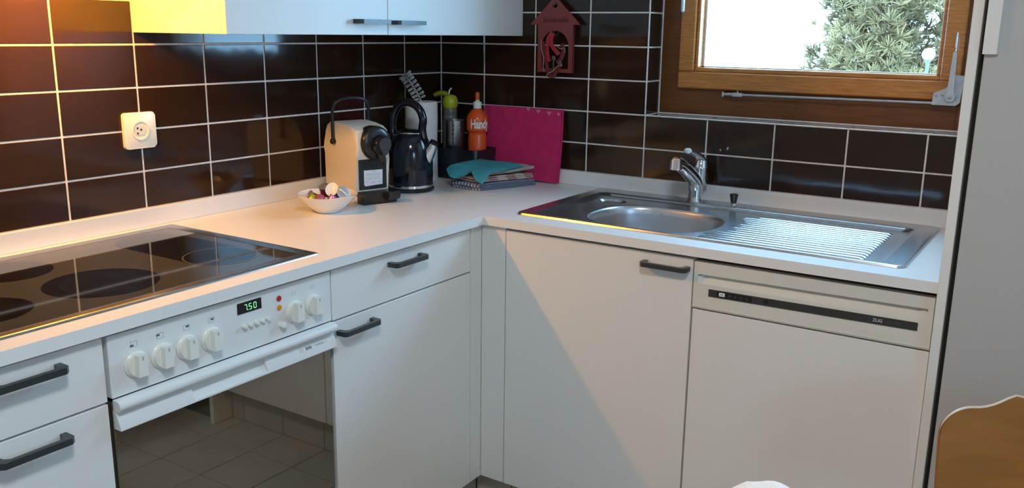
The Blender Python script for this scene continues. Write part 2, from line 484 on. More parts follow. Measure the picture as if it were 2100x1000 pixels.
for a in ((0.9005, 1.5825, 1.2705, 1.283), (0.9005, 1.5825, 1.829, 1.8395), (0.9005, 0.9105, 1.283, 1.829), (1.5725, 1.5825, 1.283, 1.829)):
    box(bm, a[0], a[1], SY0 + .010, SY1 + .033, a[2], a[3], bev=.002)
win_part('glazing_bead', bm, 'wood_window')
win_part('pane', bx(0.9105, 1.5725, 0.112, 0.116, 1.283, 1.829), 'pane_glass')
win_part('pane_seal', (lambda b: (box(b, 0.9106, 0.9175, 0.1165, 0.128, 1.283, 1.829), box(b, 0.9106, 1.5724, 0.1165, 0.128, 1.2831, 1.2865), b)[-1])(B()), 'white_plastic')
bm = B(); tube(bm, [(0.7845, FY - .001, 1.94), (0.7845, FY - .001, NZ0 + .0022)], .0028, 6); tube(bm, [(0.7845, FY - .001, NZ0 + .0022), (1.699, FY - .001, NZ0 + .0022)], .0028, 6)
win_part('silicone_joint', bm, 'grout')
# opening gear: rod, gear plate, lever
bm = B(); tube(bm, [(1.035, 0.060, 1.209), (1.575, 0.060, 1.213)], 0.0034, 8)
rod = win_part('gear_rod', bm, 'zinc')
bm = B(); box(bm, 1.033, 1.062, 0.053, 0.067, 1.2035, 1.2145, .001); cyl(bm, (1.047, 0.06, 1.214), (1.047, 0.06, 1.220), 0.002, 8)
win_part('rod_clamp', bm, 'zinc')
bm = B(); cyl(bm, (1.000, 0.062, 1.2085), (1.033, 0.062, 1.2085), 0.0052, 10); box(bm, 1.0, 1.006, 0.056, 0.0945, 1.2005, 1.2165, .001)
win_part('rod_end', bm, 'steel_frame')
outline = [(1.574, 1.209), (1.630, 1.209), (1.640, 1.217), (1.646, 1.285), (1.620, 1.287), (1.614, 1.268), (1.604, 1.253), (1.590, 1.246), (1.576, 1.240)]
plate = win_part('gear_plate', prism(B(), outline, lambda a, b, d: (a, d, b), 0.052, 0.0716), 'zinc')
bm = B(); cyl(bm, (1.617, 0.052, 1.231), (1.617, 0.043, 1.231), 0.0135, 24, bev=.001)
prism(bm, [(1.6085, 1.231), (1.6255, 1.231), (1.6215, 1.345), (1.6125, 1.345)], lambda a, b, d: (a, d, b), 0.047, 0.040)
lever = win_part('gear_lever', bm, 'white_plastic'); lever.data.materials[0] = MATS['zinc']
bm = B(); cyl(bm, (1.617, 0.0429, 1.231), (1.617, 0.0405, 1.231), 0.006, 6); win_part('pivot_screw', bm, 'steel_frame', lever)
bm = B(); tube(bm, [(1.617, 0.044, 1.347), (1.617, 0.042, 1.385), (1.6165, 0.046, 1.392)], 0.0032, 8); win_part('lever_tip', bm, 'chrome', lever)
for x, z in ((1.583, 1.232), (1.597, 1.234)):
    bm = B(); cyl(bm, (x, 0.052, z), (x, 0.0508, z), 0.0035, 10); win_part('plate_screw', bm, 'steel_frame', plate)
bm = B(); box(bm, 0.866, 0.876, 0.030, 0.042, 1.443, 1.56, .003); cyl(bm, (0.871, 0.042, 1.55), (0.871, 0.0718, 1.55), 0.008, 12)
win_part('window_handle', bm, 'zinc')
win_part('side_trim', bx(1.652, 1.668, 0.071, 0.0945, 1.29, 1.94, bev=.001), 'white_plastic')

bm = B()
for a in ((WA, WA + .06, WC, WD), (WB - .06, WB, WC, WD), (WA + .06, WB - .06, WC, WC + .06), (WA + .06, WB - .06, WD - .06, WD)):
    box(bm, RX + .07, RX + .13, a[0], a[1], a[2], a[3], .003)
unseen_window = struct('unseen_window', bm, 'wood_frame')  # unseen side window, added to bring blue daylight onto the left fronts
obj('pane', bx(RX + .10, RX + .105, WA + .06, WB - .06, WC + .06, WD - .06), 'pane_glass', unseen_window, local=True)

# ------------------------------------------------------------------ base cabinets
XF, YF = 0.587, -0.587          # front faces
def bar_handle(parent, p0, p1, out, up=(0, 0, 1)):
    """dark bar handle between feet p0,p1 on a front, standing off along out"""
    p0, p1, out = Vector(p0), Vector(p1), Vector(out); t = (p1 - p0).normalized(); up = Vector(up); Ln = (p1 - p0).length
    prof = [(0, 0.0005), (0.011, 0.0005), (0.013, 0.014), (0.020, 0.021), (Ln - .020, 0.021), (Ln - .013, 0.014), (Ln - .011, 0.0005), (Ln, 0.0005), (Ln, 0.024), (Ln - .007, 0.031), (.007, 0.031), (0, 0.024)]
    b_ = B(); prism(b_, prof, lambda a, b, d: p0 + t * a + out * b + up * d, -0.0055, 0.0055)
    bmesh.ops.triangulate(b_, faces=[f for f in b_.faces if len(f.verts) > 4])
    return obj('handle', b_, 'handle_dark', parent)
ZD0, ZD1, ZS0, ZS1 = 0.130, 0.7485, 0.7525, 0.8685
def left_front(parent, name, y0, y1, z0, z1):
    return obj(name, bx(XF - 0.019, XF, y0 + .0015, y1 - .0015, z0, z1, bev=.0008), 'laminate', parent)

c = thing('base_cabinet', 'narrow white base cabinet with two dark-handled drawers beside the oven', 'cabinet', (0.28, -1.84, 0.12))
obj('body', bx(0.02, XF - 0.0205, -1.98, -1.7035, 0.12, 0.874), 'laminate_edge', c)
f = left_front(c, 'drawer', -1.98, -1.705, ZS0, ZS1); bar_handle(f, (XF, -1.905, 0.843), (XF, -1.782, 0.843), (1, 0, 0))
f = left_front(c, 'drawer', -1.98, -1.705, 0.50, ZD1); bar_handle(f, (XF, -1.908, 0.722), (XF, -1.785, 0.722), (1, 0, 0))
f = left_front(c, 'drawer', -1.98, -1.705, ZD0, 0.4975); bar_handle(f, (XF, -1.908, 0.470), (XF, -1.785, 0.470), (1, 0, 0))

c = thing('base_cabinet', 'white base cabinet with a drawer above a door, between oven and corner', 'cabinet', (0.28, -0.9, 0.12))
obj('body', bx(0.02, XF - 0.0205, -1.1665, -0.6405, 0.12, 0.874), 'laminate_edge', c)
f = left_front(c, 'drawer', -1.163, -0.639, ZS0, ZS1); bar_handle(f, (XF, -0.975, 0.842), (XF, -0.851, 0.842), (1, 0, 0))
f = left_front(c, 'door', -1.163, -0.639, ZD0, ZD1); bar_handle(f, (XF, -1.152, 0.722), (XF, -1.030, 0.722), (1, 0, 0))

c = thing('corner_filler', 'two narrow white filler strips meeting in the inner corner of the base cabinets', 'panel', (0.59, -0.6, 0.12))
obj('filler_strip', bx(XF - 0.019, XF - 0.001, -0.6365, YF + .001, ZD0, 0.874, bev=.0006), 'laminate', c)
obj('filler_strip', bx(XF - 0.0008, 0.6635, YF + 0.001, YF + 0.02, ZD0, 0.874, bev=.0006), 'laminate', c)

c = thing('sink_cabinet', 'white sink base cabinet with one large door and a dark handle', 'cabinet', (0.93, -0.28, 0.12))
obj('body', (lambda b: (box(b, 0.67, 0.686, -0.566, -0.02, 0.12, 0.874), box(b, 1.178, 1.194, -0.566, -0.02, 0.12, 0.874), box(b, 0.686, 1.178, -0.566, -0.02, 0.12, 0.136), b)[-1])(B()), 'laminate_edge', c)
f = obj('door', bx(0.6665, 1.1945, YF, YF + 0.019, ZD0, 0.867, bev=.0008), 'laminate', c)
bar_handle(f, (1.068, YF, 0.842), (1.188, YF, 0.842), (0, -1, 0))

# plinths faced with floor tiles
c = thing('plinth', 'recessed plinth faced with beige tiles under the oven and drawers', 'plinth', (0.25, -1.25, 0))
obj('board', bx(0.03, 0.53, -1.98, -0.5385, 0.0005, 0.1195), 'floor_grout', c)
yy = -0.5365
while yy > -1.95:
    t_ = obj('tile', bx(0.5302, 0.536, max(yy - P + .003, -1.98), yy, 0.002, 0.118, bev=.001), 'floor_tile', c); yy -= P
c = thing('plinth', 'recessed plinth faced with beige tiles under the sink cabinet and dishwasher', 'plinth', (1.1, -0.27, 0))
obj('board', bx(0.5365, 1.72, -0.53, -0.03, 0.0005, 0.1195), 'floor_grout', c)
xs = [0.5365] + [0.66 + P * i for i in range(6)] + [1.72]
for x0, x1 in zip(xs[:-1], xs[1:]):
    obj('tile', bx(x0 + .0015, x1 - .0015, -0.5365, -0.5302, 0.002, 0.118, bev=.001), 'floor_tile', c)

# ------------------------------------------------------------------ worktop
SX0, SX1, SY_0, SY_1 = 0.655, 1.645, -0.530, -0.030      # sink outline
HX0, HX1, HY0, HY1 = 0.045, 0.553, -1.930, -1.160        # hob outline
WX, WY, WZ0, WZ1 = 0.604, -0.602, 0.8765, 0.9
bm = B()
outer = [(0.0005, -1.985), (WX, -1.985), (WX, WY), (1.722, WY), (1.722, -0.0005), (0.0005, -0.0005)]
plate_with_holes(bm, outer, [[(SX0 + .02, SY_0 + .02), (SX1 - .02, SY_0 + .02), (SX1 - .02, SY_1 - .02), (SX0 + .02, SY_1 - .02)],
                             [(HX0 + .02, HY0 + .02), (HX1 - .02, HY0 + .02), (HX1 - .02, HY1 - .02), (HX0 + .02, HY1 - .02)]], WZ0, WZ1)
worktop = tag(obj('worktop', bm, 'worktop'), 'white laminate worktop running round the corner with cutouts for hob and sink', 'worktop')
c = thing('upstand', 'low white upstand strip along the foot of the brown tiles', 'upstand', (0, 0, 0.9))
bm = bx(0.0005, 0.014, -1.985, -0.0005, 0.9003, ZTOP, bev=.001); obj('left_strip', bm, 'worktop', c)
bm = bx(0.0145, 1.722, -0.014, -0.0005, 0.9003, ZTOP, bev=.001); obj('back_strip', bm, 'worktop', c)

# ------------------------------------------------------------------ hob
c = thing('ceramic_hob', 'dark glass ceramic hob with steel frame set into the worktop', 'hob', (0.3, -1.54, 0.9))
bm = B()
def loop_at(bm, x0, x1, y0, y1, r, z): return [bm.verts.new((x, y, z)) for x, y in rrect(x0, x1, y0, y1, r, 4)]
def bands(bm, loops):
    for A_, B_ in zip(loops[:-1], loops[1:]):
        n = len(A_)
        for i in range(n): bm.faces.new((A_[i], A_[(i + 1) % n], B_[(i + 1) % n], B_[i]))
bands(bm, [loop_at(bm, HX0 + i_, HX1 - i_, HY0 + i_, HY1 - i_, r_, z_) for i_, r_, z_ in
           ((.030, .004, .9002), (0, .006, .9002), (.001, .006, .9030), (.004, .006, .9042), (.009, .006, .9042), (.027, .004, .9026), (.030, .004, .9023), (.030, .003, .9002))])
obj('frame', bm, 'steel_frame', c, ang=50)
glass = obj('glass_plate', bx(HX0 + .0302, HX1 - .0302, HY0 + .0302, HY1 - .0302, 0.9002, 0.9020), 'hob_glass', c)
def flat_poly(pts, z): 
    b_ = B(); b_.faces.new([b_.verts.new((x, y, z)) for x, y in pts]); return b_
def circle(cx, cy, r, k=48): return [(cx + r * math.cos(2 * PI * i / k), cy + r * math.sin(2 * PI * i / k)) for i in range(k)]
def ring_flat(cx, cy, r0, r1, z, k=64):
    b_ = B(); A_ = [b_.verts.new((x, y, z)) for x, y in circle(cx, cy, r0, k)]; B_ = [b_.verts.new((x, y, z)) for x, y in circle(cx, cy, r1, k)]
    bands(b_, [A_, B_]); return b_
obj('cooking_zone', flat_poly(circle(0.385, -1.572, 0.105), .9023), 'hob_zone', c)
obj('zone_inner_ring', ring_flat(0.385, -1.572, 0.070, 0.0735, .9024), 'hob_zone_inner', c)
obj('cooking_zone', flat_poly(circle(0.165, -1.635, 0.083), .9023), 'hob_zone', c)
sx = [(0.40 + .078 * math.cos(a), -1.303 + .078 * math.sin(a)) for a in [R(-90 + 180 * i / 24) for i in range(25)]] + \
     [(0.165 + .078 * math.cos(a), -1.303 + .078 * math.sin(a)) for a in [R(90 + 180 * i / 24) for i in range(25)]]
obj('cooking_zone', flat_poly(sx, .9023), 'hob_zone', c, label='long oval casserole cooking zone')
obj('zone_inner_ring', ring_flat(0.40, -1.303, 0.0755, 0.079, .9024), 'hob_ring', c)
obj('cooking_zone', flat_poly(circle(0.385, -1.80, 0.083), .9023), 'hob_zone', c)

# ------------------------------------------------------------------ oven
c = thing('built_in_oven', 'white built-in oven with cream knobs, green clock and mirror-dark glass door', 'oven', (0.3, -1.435, 0.13))
OY0, OY1 = -1.6995, -1.1675
obj('housing', bx(0.03, XF - 0.022, OY0 + .002, OY1 - .002, 0.131, 0.868), 'dark_gap', c)
fascia = obj('control_panel', bx(XF - 0.0215, XF + 0.003, OY0, OY1, 0.7555, 0.8685, bev=.0015), 'enamel', c)
XP = XF + 0.003
def knob(y, z, rr=0.0235, grip=True):
    b_ = B(); cyl(b_, (XP + .0002, y, z), (XP + .006, y, z), rr, 32, bev=.0015)
    k_ = obj('knob', b_, 'knob_cream', fascia)
    b_ = B()
    # half disc body with a flat grip ridge
    pts = [(math.cos(R(a)) * rr * .93, math.sin(R(a)) * rr * .93) for a in range(0, 360, 12)]
    cyl(b_, (XP + .0061, y, z), (XP + .011, y, z), rr * .92, 32, r1=rr * .86)
    prism(b_, [(-rr * .42, -rr * .80), (rr * .42, -rr * .80), (rr * .36, rr * .86), (0, rr * .92), (-rr * .36, rr * .86)], lambda a, b, d: (XP + d, y + a, z + b), .0108, .0235)
    obj('grip', b_, 'knob_cream', k_)
    b_ = bx(XP + .0236, XP + .0239, y - .0012, y + .0012, z + rr * .45, z + rr * .75); obj('mark', b_, 'ink_faint', k_)
for y in (-1.650, -1.597, -1.544, -1.489): knob(y, 0.806)
knob(-1.277, 0.806); knob(-1.224, 0.808, .0225)
disp = obj('clock_display', bx(XP - .001, XP + .0012, -1.423, -1.362, 0.8345, 0.8575, bev=.0008), 'black_gloss', fascia)
SEG = {'7': 'abc', '5': 'afgcd', '0': 'abcdef'}
def digit(ch, y, z, w=.0060, h=.0115, t=.0014):
    S_ = {'a': (y, z + h / 2, w, t), 'd': (y, z - h / 2, w, t), 'g': (y, z, w, t), 'f': (y - w / 2, z + h / 4, t, h / 2), 'b': (y + w / 2, z + h / 4, t, h / 2), 'e': (y - w / 2, z - h / 4, t, h / 2), 'c': (y + w / 2, z - h / 4, t, h / 2)}
    b_ = B()
    for s in SEG[ch]:
        yc, zc, ww, hh = S_[s]; box(b_, XP + .0013, XP + .0016, yc - ww / 2 * .86, yc + ww / 2 * .86, zc - hh / 2 * .86, zc + hh / 2 * .86)
    obj('digit', b_, 'digit_green', disp)
digit('7', -1.403, 0.846); digit('5', -1.3915, 0.846); digit('0', -1.3795, 0.846)
obj('decimal_point', bx(XP + .0013, XP + .0016, -1.3985, -1.3970, 0.8395, 0.841), 'digit_green', disp)
for i in range(5):
    y = -1.411 + .0152 * i; b_ = B(); cyl(b_, (XP + .0002, y, .8095), (XP + .009, y, .8095), .0044, 14, bev=.001); obj('push_button', b_, 'knob_cream', fascia)
b_ = B(); cyl(b_, (XP + .0002, -1.3155, .7875), (XP + .014, -1.3155, .7875), .0065, 16, bev=.0015); obj('push_button', b_, 'knob_cream', fascia)
b_ = B(); cyl(b_, (XP + .0002, -1.316, .843), (XP + .0025, -1.316, .843), .0062, 18, bev=.0012); obj('indicator_light', b_, 'led_red', fascia, label='red indicator light')
b_ = B(); cyl(b_, (XP + .0002, -1.316, .8235), (XP + .0025, -1.316, .8235), .0062, 18, bev=.0012); obj('indicator_light', b_, 'led_amber', fascia, label='amber indicator light')
for n_, y in enumerate((-1.650, -1.597, -1.541, -1.485)):
    z = .8425; b_ = B()
    for a in ((-.007, .007, .0045, .0052), (-.007, .007, -.0052, -.0045), (-.007, -.0063, -.0045, .0045), (.0063, .007, -.0045, .0045)):
        box(b_, XP + .0001, XP + .0003, y + a[0], y + a[1], z + a[2], z + a[3])
    obj('zone_symbol', b_, 'ink_faint', fascia)
    ox, oz = ((-.0045, -.0025), (-.0045, .002), (.002, .002), (.002, .001))[n_]
    obj('zone_symbol', bx(XP + .0001, XP + .0004, y + ox - .0035, y + ox + .0035, z + oz - .0018, z + oz + .0018), 'ink', fascia)
for y, z in ((-1.275, .844), (-1.222, .846)):
    b_ = B()
    for a in ((-.005, .005, .003, .0036), (-.005, .005, -.0036, -.003), (-.005, -.0044, -.003, .003), (.0044, .005, -.003, .003)):
        box(b_, XP + .0001, XP + .0003, y + a[0], y + a[1], z + a[2], z + a[3])
    obj('function_symbol', b_, 'ink_faint', fascia)
door = obj('glass_door', bx(XF - 0.0215, XF - 0.002, OY0 + .001, OY1 - .001, 0.131, 0.748, bev=.001), 'oven_glass', c)
# handle bar with sloping apron
prof = [(0.588, .7535), (0.602, .7535), (0.608, .7495), (0.610, .742), (0.607, .7355), (0.600, .7335), (0.588, .7335)]
b_ = prism(B(), prof, lambda a, b, d: (a, d, b), OY0 + .001, OY1 - .001); obj('handle_bar', b_, 'enamel', door, ang=60)
A_ = [(0.586, .7330), (0.593, .7330), (0.606, .7040), (0.606, .6995), (0.586, .6995)]
b_ = B()
prism(b_, A_, lambda a, b, d: (a, d, b), OY0 + .001, -1.545); prism(b_, A_, lambda a, b, d: (a, d, b), -1.367, OY1 - .001)
prism(b_, [(0.586, .7330), (0.588, .7330), (0.590, .716), (0.602, .7045), (0.606, .703), (0.606, .6995), (0.586, .6995)], lambda a, b, d: (a, d, b), -1.545, -1.367)
apron = obj('handle_apron', b_, 'enamel', door)
sl = Vector((0.606 - 0.593, 0, .704 - .733)).normalized(); nn = Vector((-sl.z, 0, sl.x)) * 1
def on_apron(x, y, z, yc=0, t=0.5):
    base = Vector((0.593, yc, .733)) + Vector((0.013, 0, -0.029)) * t
    return base + Vector((0, x, 0)) - sl * y + Vector((0.912, 0, 0.409)) * (0.0003 + z)
lettering('lettering', 'ZUG', 0.0085, 'ink', apron, lambda x, y, z: on_apron(x, y, z, -1.249, .52), bold=.0003)
lettering('lettering', 'COMBAIR - S', 0.0062, 'ink_faint', apron, lambda x, y, z: on_apron(x, y, z, -1.213, .52))
lettering('lettering', 'V', 0.0062, 'ink_faint', apron, lambda x, y, z: on_apron(x, y, z, -1.270, .52))
b_ = B()
for a in ((-.0045, .0045, .0043, .0048), (-.0045, .0045, -.0048, -.0043), (-.0045, -.004, -.0043, .0043), (.004, .0045, -.0043, .0043)):
    box(b_, a[0], a[1], a[2], a[3], 0, .0002)
for v in b_.verts: v.co = on_apron(v.co.x, v.co.y, v.co.z, -1.270, .52)
obj('logo_square', b_, 'ink_faint', apron)

# ------------------------------------------------------------------ dishwasher
c = thing('dishwasher', 'built-in dishwasher with cream control panel and plain white door under the draining board', 'dishwasher', (1.46, -0.29, 0.13))
DX0, DX1 = 1.1995, 1.7190
obj('housing', bx(DX0 + .003, DX1 - .003, YF + 0.024, -0.03, 0.131, 0.868), 'dark_brown_gap', c)  # dark brown face showing in the gap under the worktop
obj('door', bx(DX0, DX1, YF, YF + 0.02, 0.131, 0.7465, bev=.0008), 'laminate', c)
# control fascia: finger scoop along the top
xsl = [DX0, 1.2105, 1.222, 1.690, 1.708, DX1]
zsl = [0.7505, 0.753, 0.758, 0.812, 0.829, 0.8345, 0.8635]
b_ = B(); grid = []
for i, x in enumerate(xsl):
    colv = []
    for j, z in enumerate(zsl):
        d = 0.0
        if j == 4 and 2 <= i <= 3: d = 0.0140
        if j == 3 and 2 <= i <= 3: d = 0.0015
        if j == 4 and i in (1, 4): d = 0.0
        if j == 0: d = 0.002
        zz = z + (0.004 if j in (4, 5) and i >= 3 else 0)
        colv.append(b_.verts.new((x, YF - .004 + d, zz)))
    grid.append(colv)
for i in range(len(xsl) - 1):
    for j in range(len(zsl) - 1):
        b_.faces.new((grid[i][j], grid[i + 1][j], grid[i + 1][j + 1], grid[i][j + 1]))
back = [[b_.verts.new((x, YF + 0.018, z)) for z in (zsl[0], zsl[-1])] for x in (DX0, DX1)]
b_.faces.new([g_[0] for g_ in grid][::-1] + [back[0][0], back[1][0]])
b_.faces.new([g_[-1] for g_ in grid] + [back[1][1], back[0][1]])
b_.faces.new(grid[0] + [back[0][1], back[0][0]]); b_.faces.new(grid[-1][::-1] + [back[1][0], back[1][1]])
b_.faces.new([back[0][0], back[0][1], back[1][1], back[1][0]])
fascia = obj('control_panel', b_, 'fascia_cream', c, ang=28)
b_ = bx(DX0 + .001, DX1 - .001, YF - .0055, YF - .0035, 0.7555, 0.7570); obj('groove_strip', b_, 'laminate_edge', fascia)
YS = YF - 0.0042
def tilt_strip(x): return 0.793 + (x - 1.24) * 0.008
b_ = B(); prism(b_, [(1.238, .7845), (1.692, .789), (1.692, .8065), (1.238, .802)], lambda a, b, d: (a, d, b), YS, YS - .0012)
strip = obj('display_strip', b_, 'strip_black', fascia); YS -= .0013
obj('button_field', bx(1.258, 1.341, YS - .0005, YS, .7875, .8005), 'black_plastic', strip)
obj('button', bx(1.2645, 1.2785, YS - .0030, YS - .0006, .790, .7985, bev=.0006), 'white_plastic', strip)
obj('button_mark', bx(1.268, 1.275, YS - .0033, YS - .0031, .7936, .7952), 'ink', strip)
for i in range(4): obj('button', bx(1.285 + .0138 * i, 1.294 + .0138 * i, YS - .0022, YS - .0006, .7905, .7970, bev=.0005), 'strip_black', strip)
b_ = B(); cyl(b_, (1.374, YS, .7955), (1.374, YS - .004, .7955), .0050, 18, bev=.0008); obj('round_knob', b_, 'black_plastic', strip)
lettering('lettering', 'ZUG', 0.0095, 'ink_light', strip, lambda x, y, z: (1.6135 + x, YS - .0002 - z, .7966 + y), bold=.0003)
lettering('lettering', 'ADORA', 0.0085, 'ink_dim', strip, lambda x, y, z: (1.6440 + x, YS - .0002 - z, .7968 + y), bold=.0001)
lettering('lettering', 'V', 0.0065, 'ink_dim', strip, lambda x, y, z: (1.5985 + x, YS - .0002 - z, .7964 + y), bold=.0001)
b_ = B()
for a in ((-.005, .005, .0045, .0052), (-.005, .005, -.0052, -.0045), (-.005, -.0044, -.0045, .0045), (.0044, .005, -.0045, .0045)):
    box(b_, 1.5985 + a[0], 1.5985 + a[1], YS - .0004, YS - .0001, .7964 + a[2], .7964 + a[3])
obj('logo_square', b_, 'ink_dim', strip)

# ------------------------------------------------------------------ tall cabinet at the right
c = thing('tall_cabinet', 'tall pale grey-white cabinet standing beside the dishwasher and window', 'cabinet', (2.0, -0.3, 0))
obj('side_panel', bx(1.7235, 1.7420, -0.618, -0.0165, 0.001, 2.2, bev=.001), 'laminate', c)
obj('body', bx(1.7425, 2.36, -0.585, -0.0165, 0.001, 2.2), 'dark_gap', c)
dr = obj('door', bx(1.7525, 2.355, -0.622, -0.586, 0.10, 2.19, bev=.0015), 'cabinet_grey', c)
b_ = prism(B(), [(-.6225, 1.7495), (-.6225, 1.7755), (-.6315, 1.7735), (-.6335, 1.7500)], lambda a, b, d: (b, a, d), 1.352, 2.18); obj('edge_grip', b_, 'laminate', dr)

# ------------------------------------------------------------------ wall cabinet and hood
UX = 0.336; UZ = 1.368
c = thing('wall_cabinet', 'white wall cabinet with two doors and small dark handles over the worktop corner', 'cabinet', (0.17, -0.6, UZ))
obj('body', bx(0.0008, UX - 0.0195, -1.1985, -0.0008, UZ, 2.15, bev=.0008), 'laminate', c)
f = obj('door', bx(UX - 0.0182, UX, -1.1985, -0.6685, UZ, 2.15, bev=.0008), 'laminate', c)
bar_handle(f, (UX, -0.800, 1.4015), (UX, -0.682, 1.4015), (1, 0, 0))
f = obj('door', bx(UX - 0.0182, UX, -0.6655, -0.1285, UZ, 2.15, bev=.0008), 'laminate', c)
bar_handle(f, (UX, -0.654, 1.4005), (UX, -0.535, 1.4005), (1, 0, 0))
obj('filler_strip', bx(UX - 0.0182, UX - .0005, -0.1265, -0.0012, UZ - .0005, 2.15, bev=.0008), 'laminate', c)

LX, LY, LZ = 0.145, -1.46, 1.515
c = thing('extractor_hood', 'slim white extractor hood with a glowing lamp above the hob', 'hood', (0.2, -1.5, LZ))
obj('housing', bx(0.0015, 0.40, -1.985, -1.2005, LZ + .012, LZ + .10, bev=.003), 'enamel', c)
obj('upper_cabinet', bx(0.0015, UX, -1.985, -1.2005, LZ + .1005, 2.15, bev=.001), 'laminate', c)
b_ = B(); lathe(b_, [(0.030, LZ + .0118), (0.030, LZ + .006), (0.026, LZ + .002), (0.010, LZ)], 24, (LX, LY, 0))
obj('lamp_lens', b_, 'lamp_lens', c)
l = bpy.data.lights.new('hood_lamp', 'POINT'); l.shadow_soft_size = 0.014; l.energy = 20.5; l.color = (1.0, 0.43, 0.04)
lo = bpy.data.objects.new('hood_lamp', l); COL.objects.link(lo); lo.location = (LX, LY, LZ - .018)

c = thing('fill_lamp', 'added fill light, a round flat opal lamp on the ceiling above the dining table', 'lamp', (1.9, -2.35, RZ))  # unseen lamp, added to lift the ambient light on the cabinet fronts
b_ = B(); lathe(b_, [(.17, RZ - .045), (.195, RZ - .035), (.20, RZ - .012)], 40, (1.9, -2.35, 0)); obj('fill_shade', b_, 'fill_glow', c, ang=50)
b_ = B(); lathe(b_, [(.21, RZ - .0118), (.21, RZ - .0004)], 40, (1.9, -2.35, 0)); obj('mounting_ring', b_, 'white_plastic', c)
l = bpy.data.lights.new('fill_lamp_light', 'AREA'); l.shape = 'DISK'; l.size = 0.34; l.energy = 23.0; l.color = (0.90, 0.96, 1.0)  # area light of the added fill lamp
lo = bpy.data.objects.new('fill_lamp_light', l); COL.objects.link(lo); lo.location = (1.9, -2.35, RZ - .048)

# ------------------------------------------------------------------ wall socket
c = thing('wall_socket', 'white three-pin wall socket on the brown tiles', 'socket', (0.0, -1.2035, 1.137))
b_ = B(); prism(b_, rrect(-.0435, .0435, -.0435, .0435, .008), lambda a, b, d: (d, -1.2035 + a, 1.137 + b), 0.0003, 0.009)
es = [e for e in b_.edges if all(abs(v.co.x - .009) < 1e-5 for v in e.verts)]; bmesh.ops.bevel(b_, geom=es, offset=.003, segments=2, affect='EDGES', profile=.5)
obj('cover_plate', b_, 'socket_white', c)
b_ = B(); A_ = circle(0, 0, .0238, 32); 
rr_ = [b_.verts.new((x_, -1.2035 + a, 1.137 + b)) for x_, s in ((.0092, 1),) for a, b in A_]
rings_ = []
for x_, s in ((.0091, 1.0), (.0115, 0.97), (.0115, 0.86), (.0096, 0.84)):
    rings_.append([b_.verts.new((x_, -1.2035 + a * s, 1.137 + b * s)) for a, b in A_])
for v in rr_: b_.verts.remove(v)
skin(b_, rings_); rim = obj('round_insert', b_, 'socket_white', c)
hexp = [(-.0185, 0), (-.0125, .0115), (.010, .0115), (.0185, 0), (.010, -.0115), (-.0125, -.0115)]
b_ = B(); prism(b_, hexp, lambda a, b, d: (d, -1.2035 + a, 1.137 + b), .0097, .0105); obj('hexagon_recess', b_, 'fascia_cream', c)
for a, b in ((-.0085, .006), (-.0085, -.0065), (.001, .002)):
    b_ = B(); cyl(b_, (.0106, -1.2035 + a, 1.137 + b), (.0110, -1.2035 + a, 1.137 + b), .0026, 12); obj('pin_hole', b_, 'socket_hole', c)

# ------------------------------------------------------------------ sink and tap
c = thing('kitchen_sink', 'stainless steel sink with oval bowl and ribbed draining board', 'sink', (1.15, -0.28, 0.9))
IX0, IX1, IY0, IY1 = SX0 + .050, SX1 - .060, SY_0 + .024, SY_1 - .072     # recessed field
bm = B()
def lp(x0, x1, y0, y1, r, z): return [bm.verts.new((x, y, z)) for x, y in rrect(x0, x1, y0, y1, r, 8)]
L0 = [lp(SX0, SX1, SY_0, SY_1, .022, .9004), lp(SX0 + .002, SX1 - .002, SY_0 + .002, SY_1 - .002, .021, .9052), lp(SX0 + .007, SX1 - .007, SY_0 + .006, SY_1 - .006, .018, .9060),
      lp(SX0 + .012, SX1 - .012, SY_0 + .010, SY_1 - .010, .016, .9050), lp(IX0 - .014, IX1 + .016, IY0 - .006, IY1 + .010, .030, .9046), lp(IX0 - .010, IX1 + .011, IY0 - .003, IY1 + .006, .028, .9040), lp(IX0, IX1, IY0, IY1, .026, .8975)]
bands(bm, L0)
BCX, BCY, BRX, BRY = 0.985, -0.343, 0.180, 0.152
def sup(a, rx, ry, n=2.5):
    ca, sa = math.cos(a), math.sin(a)
    return (BCX + rx * math.copysign(abs(ca) ** (2 / n), ca), BCY + ry * math.copysign(abs(sa) ** (2 / n), sa))
KB = 64
bowl_edge = [sup(2 * PI * i / KB, BRX, BRY) for i in range(KB)]
tray_edge = [(0.775 + .045 * math.cos(2 * PI * i / 32), -0.185 + .034 * math.sin(2 * PI * i / 32)) for i in range(32)]
vb = [bm.verts.new((x, y, .8975)) for x, y in bowl_edge]; vt = [bm.verts.new((x, y, .8975)) for x, y in tray_edge]
es = [bm.edges.get((L0[-1][i], L0[-1][(i + 1) % len(L0[-1])])) for i in range(len(L0[-1]))]
for vv in (vb, vt): es += [bm.edges.new((vv[i], vv[(i + 1) % len(vv)])) for i in range(len(vv))]
bmesh.ops.triangle_fill(bm, edges=es, use_beauty=True, normal=(0, 0, 1))
tr2 = [bm.verts.new((0.775 + .038 * math.cos(2 * PI * i / 32), -0.185 + .028 * math.sin(2 * PI * i / 32), .8915)) for i in range(32)]
bands(bm, [vt, tr2]); bm.faces.new(tr2)
deck = obj('deck', bm, 'steel', c, ang=40)
bm = B()
loops = []
for s, z in ((1.0, .8976), (.985, .8955), (.972, .890), (.962, .875), (.950, .80), (.935, .765), (.88, .745), (.75, .735), (.20, .731)):
    loops.append([bm.verts.new((*sup(2 * PI * i / KB, BRX * s, BRY * s), z)) for i in range(KB)])
bands(bm, loops); bm.faces.new(loops[-1])
obj('bowl', bm, 'steel_brushed', c, ang=60)
bm = B(); lathe(bm, [(.0245, .7315), (.0245, .734), (.019, .735), (.012, .7325)], 24, (BCX, BCY, 0)); obj('drain_strainer', bm, 'chrome', c)
NR = 14
